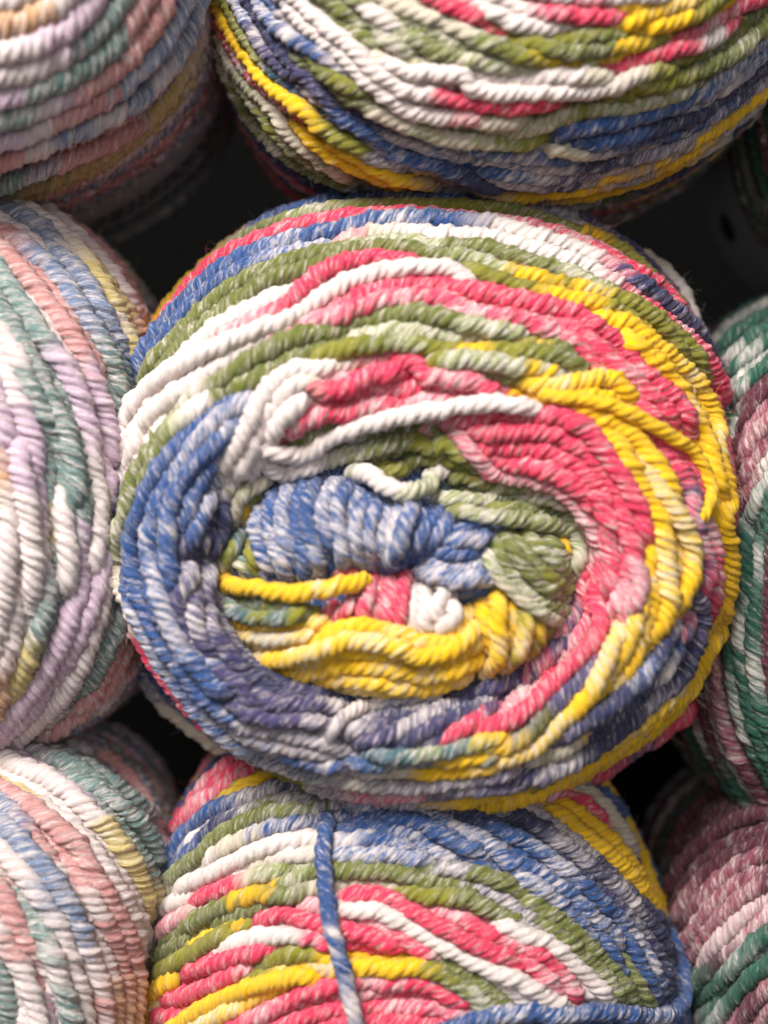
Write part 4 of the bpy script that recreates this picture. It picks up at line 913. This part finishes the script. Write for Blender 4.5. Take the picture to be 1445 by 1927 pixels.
build_ball('bright multicolour yarn ball at the top, resting above the middle ball', Body((930,-170),
  [(388,-60),(392,0),(412,90),(440,170),(480,240),(530,300),(600,345),(700,372),(850,388),(1000,388),(1130,372),(1250,330),(1350,265),(1445,165),(1490,60),(1505,-100),(1470,-350),(1300,-600),(930,-720),(560,-600),(420,-350)],
  -70, 520, 0.30, 700), lines(TOPB), BRIGHT, 19, g1)
build_ball('bright multicolour yarn ball at the bottom, a blue strand hanging across its pink front', bottom, lines(BOTB), BRIGHT, 20, g1)
build_ball('pastel yarn ball at the left edge, just left of the middle ball', Body((-130,900),
  [(-130,350),(0,372),(90,402),(170,455),(225,520),(262,600),(285,760),(295,900),(290,1050),(275,1180),(245,1260),(185,1335),(100,1385),(0,1425),(-130,1450),(-400,1350),(-550,1100),(-580,900),(-520,650),(-350,430)],
  30, 420, 0.25, 650), lines(LEFTB), PASTEL, 23.5, g1)
build_ball('pastel salmon and off-white yarn ball in the bottom left corner', Body((-100,1900),
  [(-100,1385),(0,1392),(120,1400),(210,1440),(270,1510),(300,1600),(305,1700),(300,1800),(290,1927),(270,2050),(150,2300),(-100,2400),(-400,2200),(-480,1900),(-400,1550),(-250,1420)],
  60, 420, 0.25, 650), lines(BLB), PASTEL, 23.5, g1)
# paper bands round two of the balls
def band(root, body, d0, d1, marks=(), hole=None):
    n = 160; rows = []
    c = W(body.h[0], body.h[1], body.y0+body.D)
    for d in np.linspace(d0, d1, 7):
        Q = body.loop_side(d, n); cc = c.copy(); cc[1] = Q[0, 1]
        rad = np.linalg.norm(Q-cc, axis=1)[:, None]; rows.append(cc+(Q-cc)*(1+26*U/rad))
    R = np.array(rows); idx = np.arange(7*n).reshape(7, n)
    F = np.stack([idx[:-1], np.roll(idx[:-1], -1, 1), np.roll(idx[1:], -1, 1), idx[1:]], -1).reshape(-1, 4)
    lab = make_mesh('paper_band', R.reshape(-1, 3), F, PAPER, root)
    def patch(name, a0, a1, e0, e1, lift, mat, oval=False):
        V = []; m = 14
        for i in range(m):
            for j in range(m):
                u, v = i/(m-1)*2-1, j/(m-1)*2-1
                if oval: u, v = u*math.sqrt(1-v*v/2), v*math.sqrt(1-u*u/2)
                a = (a0+a1)/2+(a1-a0)/2*u; d = (e0+e1)/2+(e1-e0)/2*v
                Q = body.loop_side(d, 720); k = ((a+math.pi)/(2*math.pi)*720) % 720; k0 = int(k); w = k-k0
                q = Q[k0]*(1-w)+Q[(k0+1) % 720]*w; cc = c.copy(); cc[1] = q[1]
                V.append(cc+(q-cc)*(1+lift*U/np.linalg.norm(q-cc)))
        ii = np.arange(m*m).reshape(m, m)
        F = np.stack([ii[:-1, :-1], ii[1:, :-1], ii[1:, 1:], ii[:-1, 1:]], -1).reshape(-1, 4)
        o = make_mesh(name, V, F, mat, root); o.parent = lab; return o
    for (a0, a1, e0, e1) in marks: patch('printed_line', a0, a1, e0, e1, 29, INK)
    if hole: patch('hang_hole', *hole, 29, INK, oval=True)
marks = []
for row, d in enumerate((400, 450, 530, 560)):
    a = 0.55+0.03*row
    while a < 1.15:
        w = 0.02+0.05*rng.random(); marks.append((a, a+w, d, d+(26 if row < 2 else 14))); a += w+0.014
build_ball('pastel yarn ball in the top left corner with a grey paper band in shade', Body((-150,-200),
  [(0,362),(80,335),(166,295),(240,245),(300,190),(345,125),(375,50),(392,-60),(395,-200),(370,-400),(200,-640),(-150,-720),(-500,-600),(-680,-200),(-600,150),(-350,330),(-150,375)],
  -150, 450, 0.25, 1050), lines(TLB), PASTEL, 25, g1, extras=lambda r, b: band(r, b, 270, 640, marks))
build_ball('dark green and burgundy yarn ball at the right edge, beside the middle ball', Body((1720,1080),
  [(1720,535),(1560,545),(1445,575),(1385,605),(1335,660),(1300,750),(1282,900),(1275,1050),(1275,1200),(1287,1330),(1320,1423),(1368,1485),(1445,1556),(1560,1610),(1720,1630),(2000,1500),(2150,1200),(2150,900),(2000,640)],
  210, 420, 0.25, 600), lines(RMB), DEEP, 20, g1)
build_ball('burgundy, rose and green yarn ball in the bottom right corner', Body((1620,1900),
  [(1620,1430),(1450,1445),(1370,1475),(1300,1530),(1255,1610),(1245,1720),(1268,1830),(1290,1927),(1330,2100),(1450,2300),(1620,2380),(1900,2250),(2050,2000),(2000,1650),(1850,1490)],
  280, 420, 0.25, 600), lines(BRB), DEEP, 20, g1)
build_ball('shaded yarn ball at the upper right edge, grey paper band with an oval hole', Body((1800,80),
  [(1425,80),(1420,200),(1432,290),(1465,390),(1540,480),(1650,530),(1800,550),(2050,480),(2180,250),(2180,0),(2050,-250),(1800,-350),(1550,-280),(1450,-100)],
  220, 380, 0.25, 900), [], DEEP, 20, g1, extras=lambda r, b: band(r, b, 200, 620, (), (2.40, 2.53, 320, 420)))
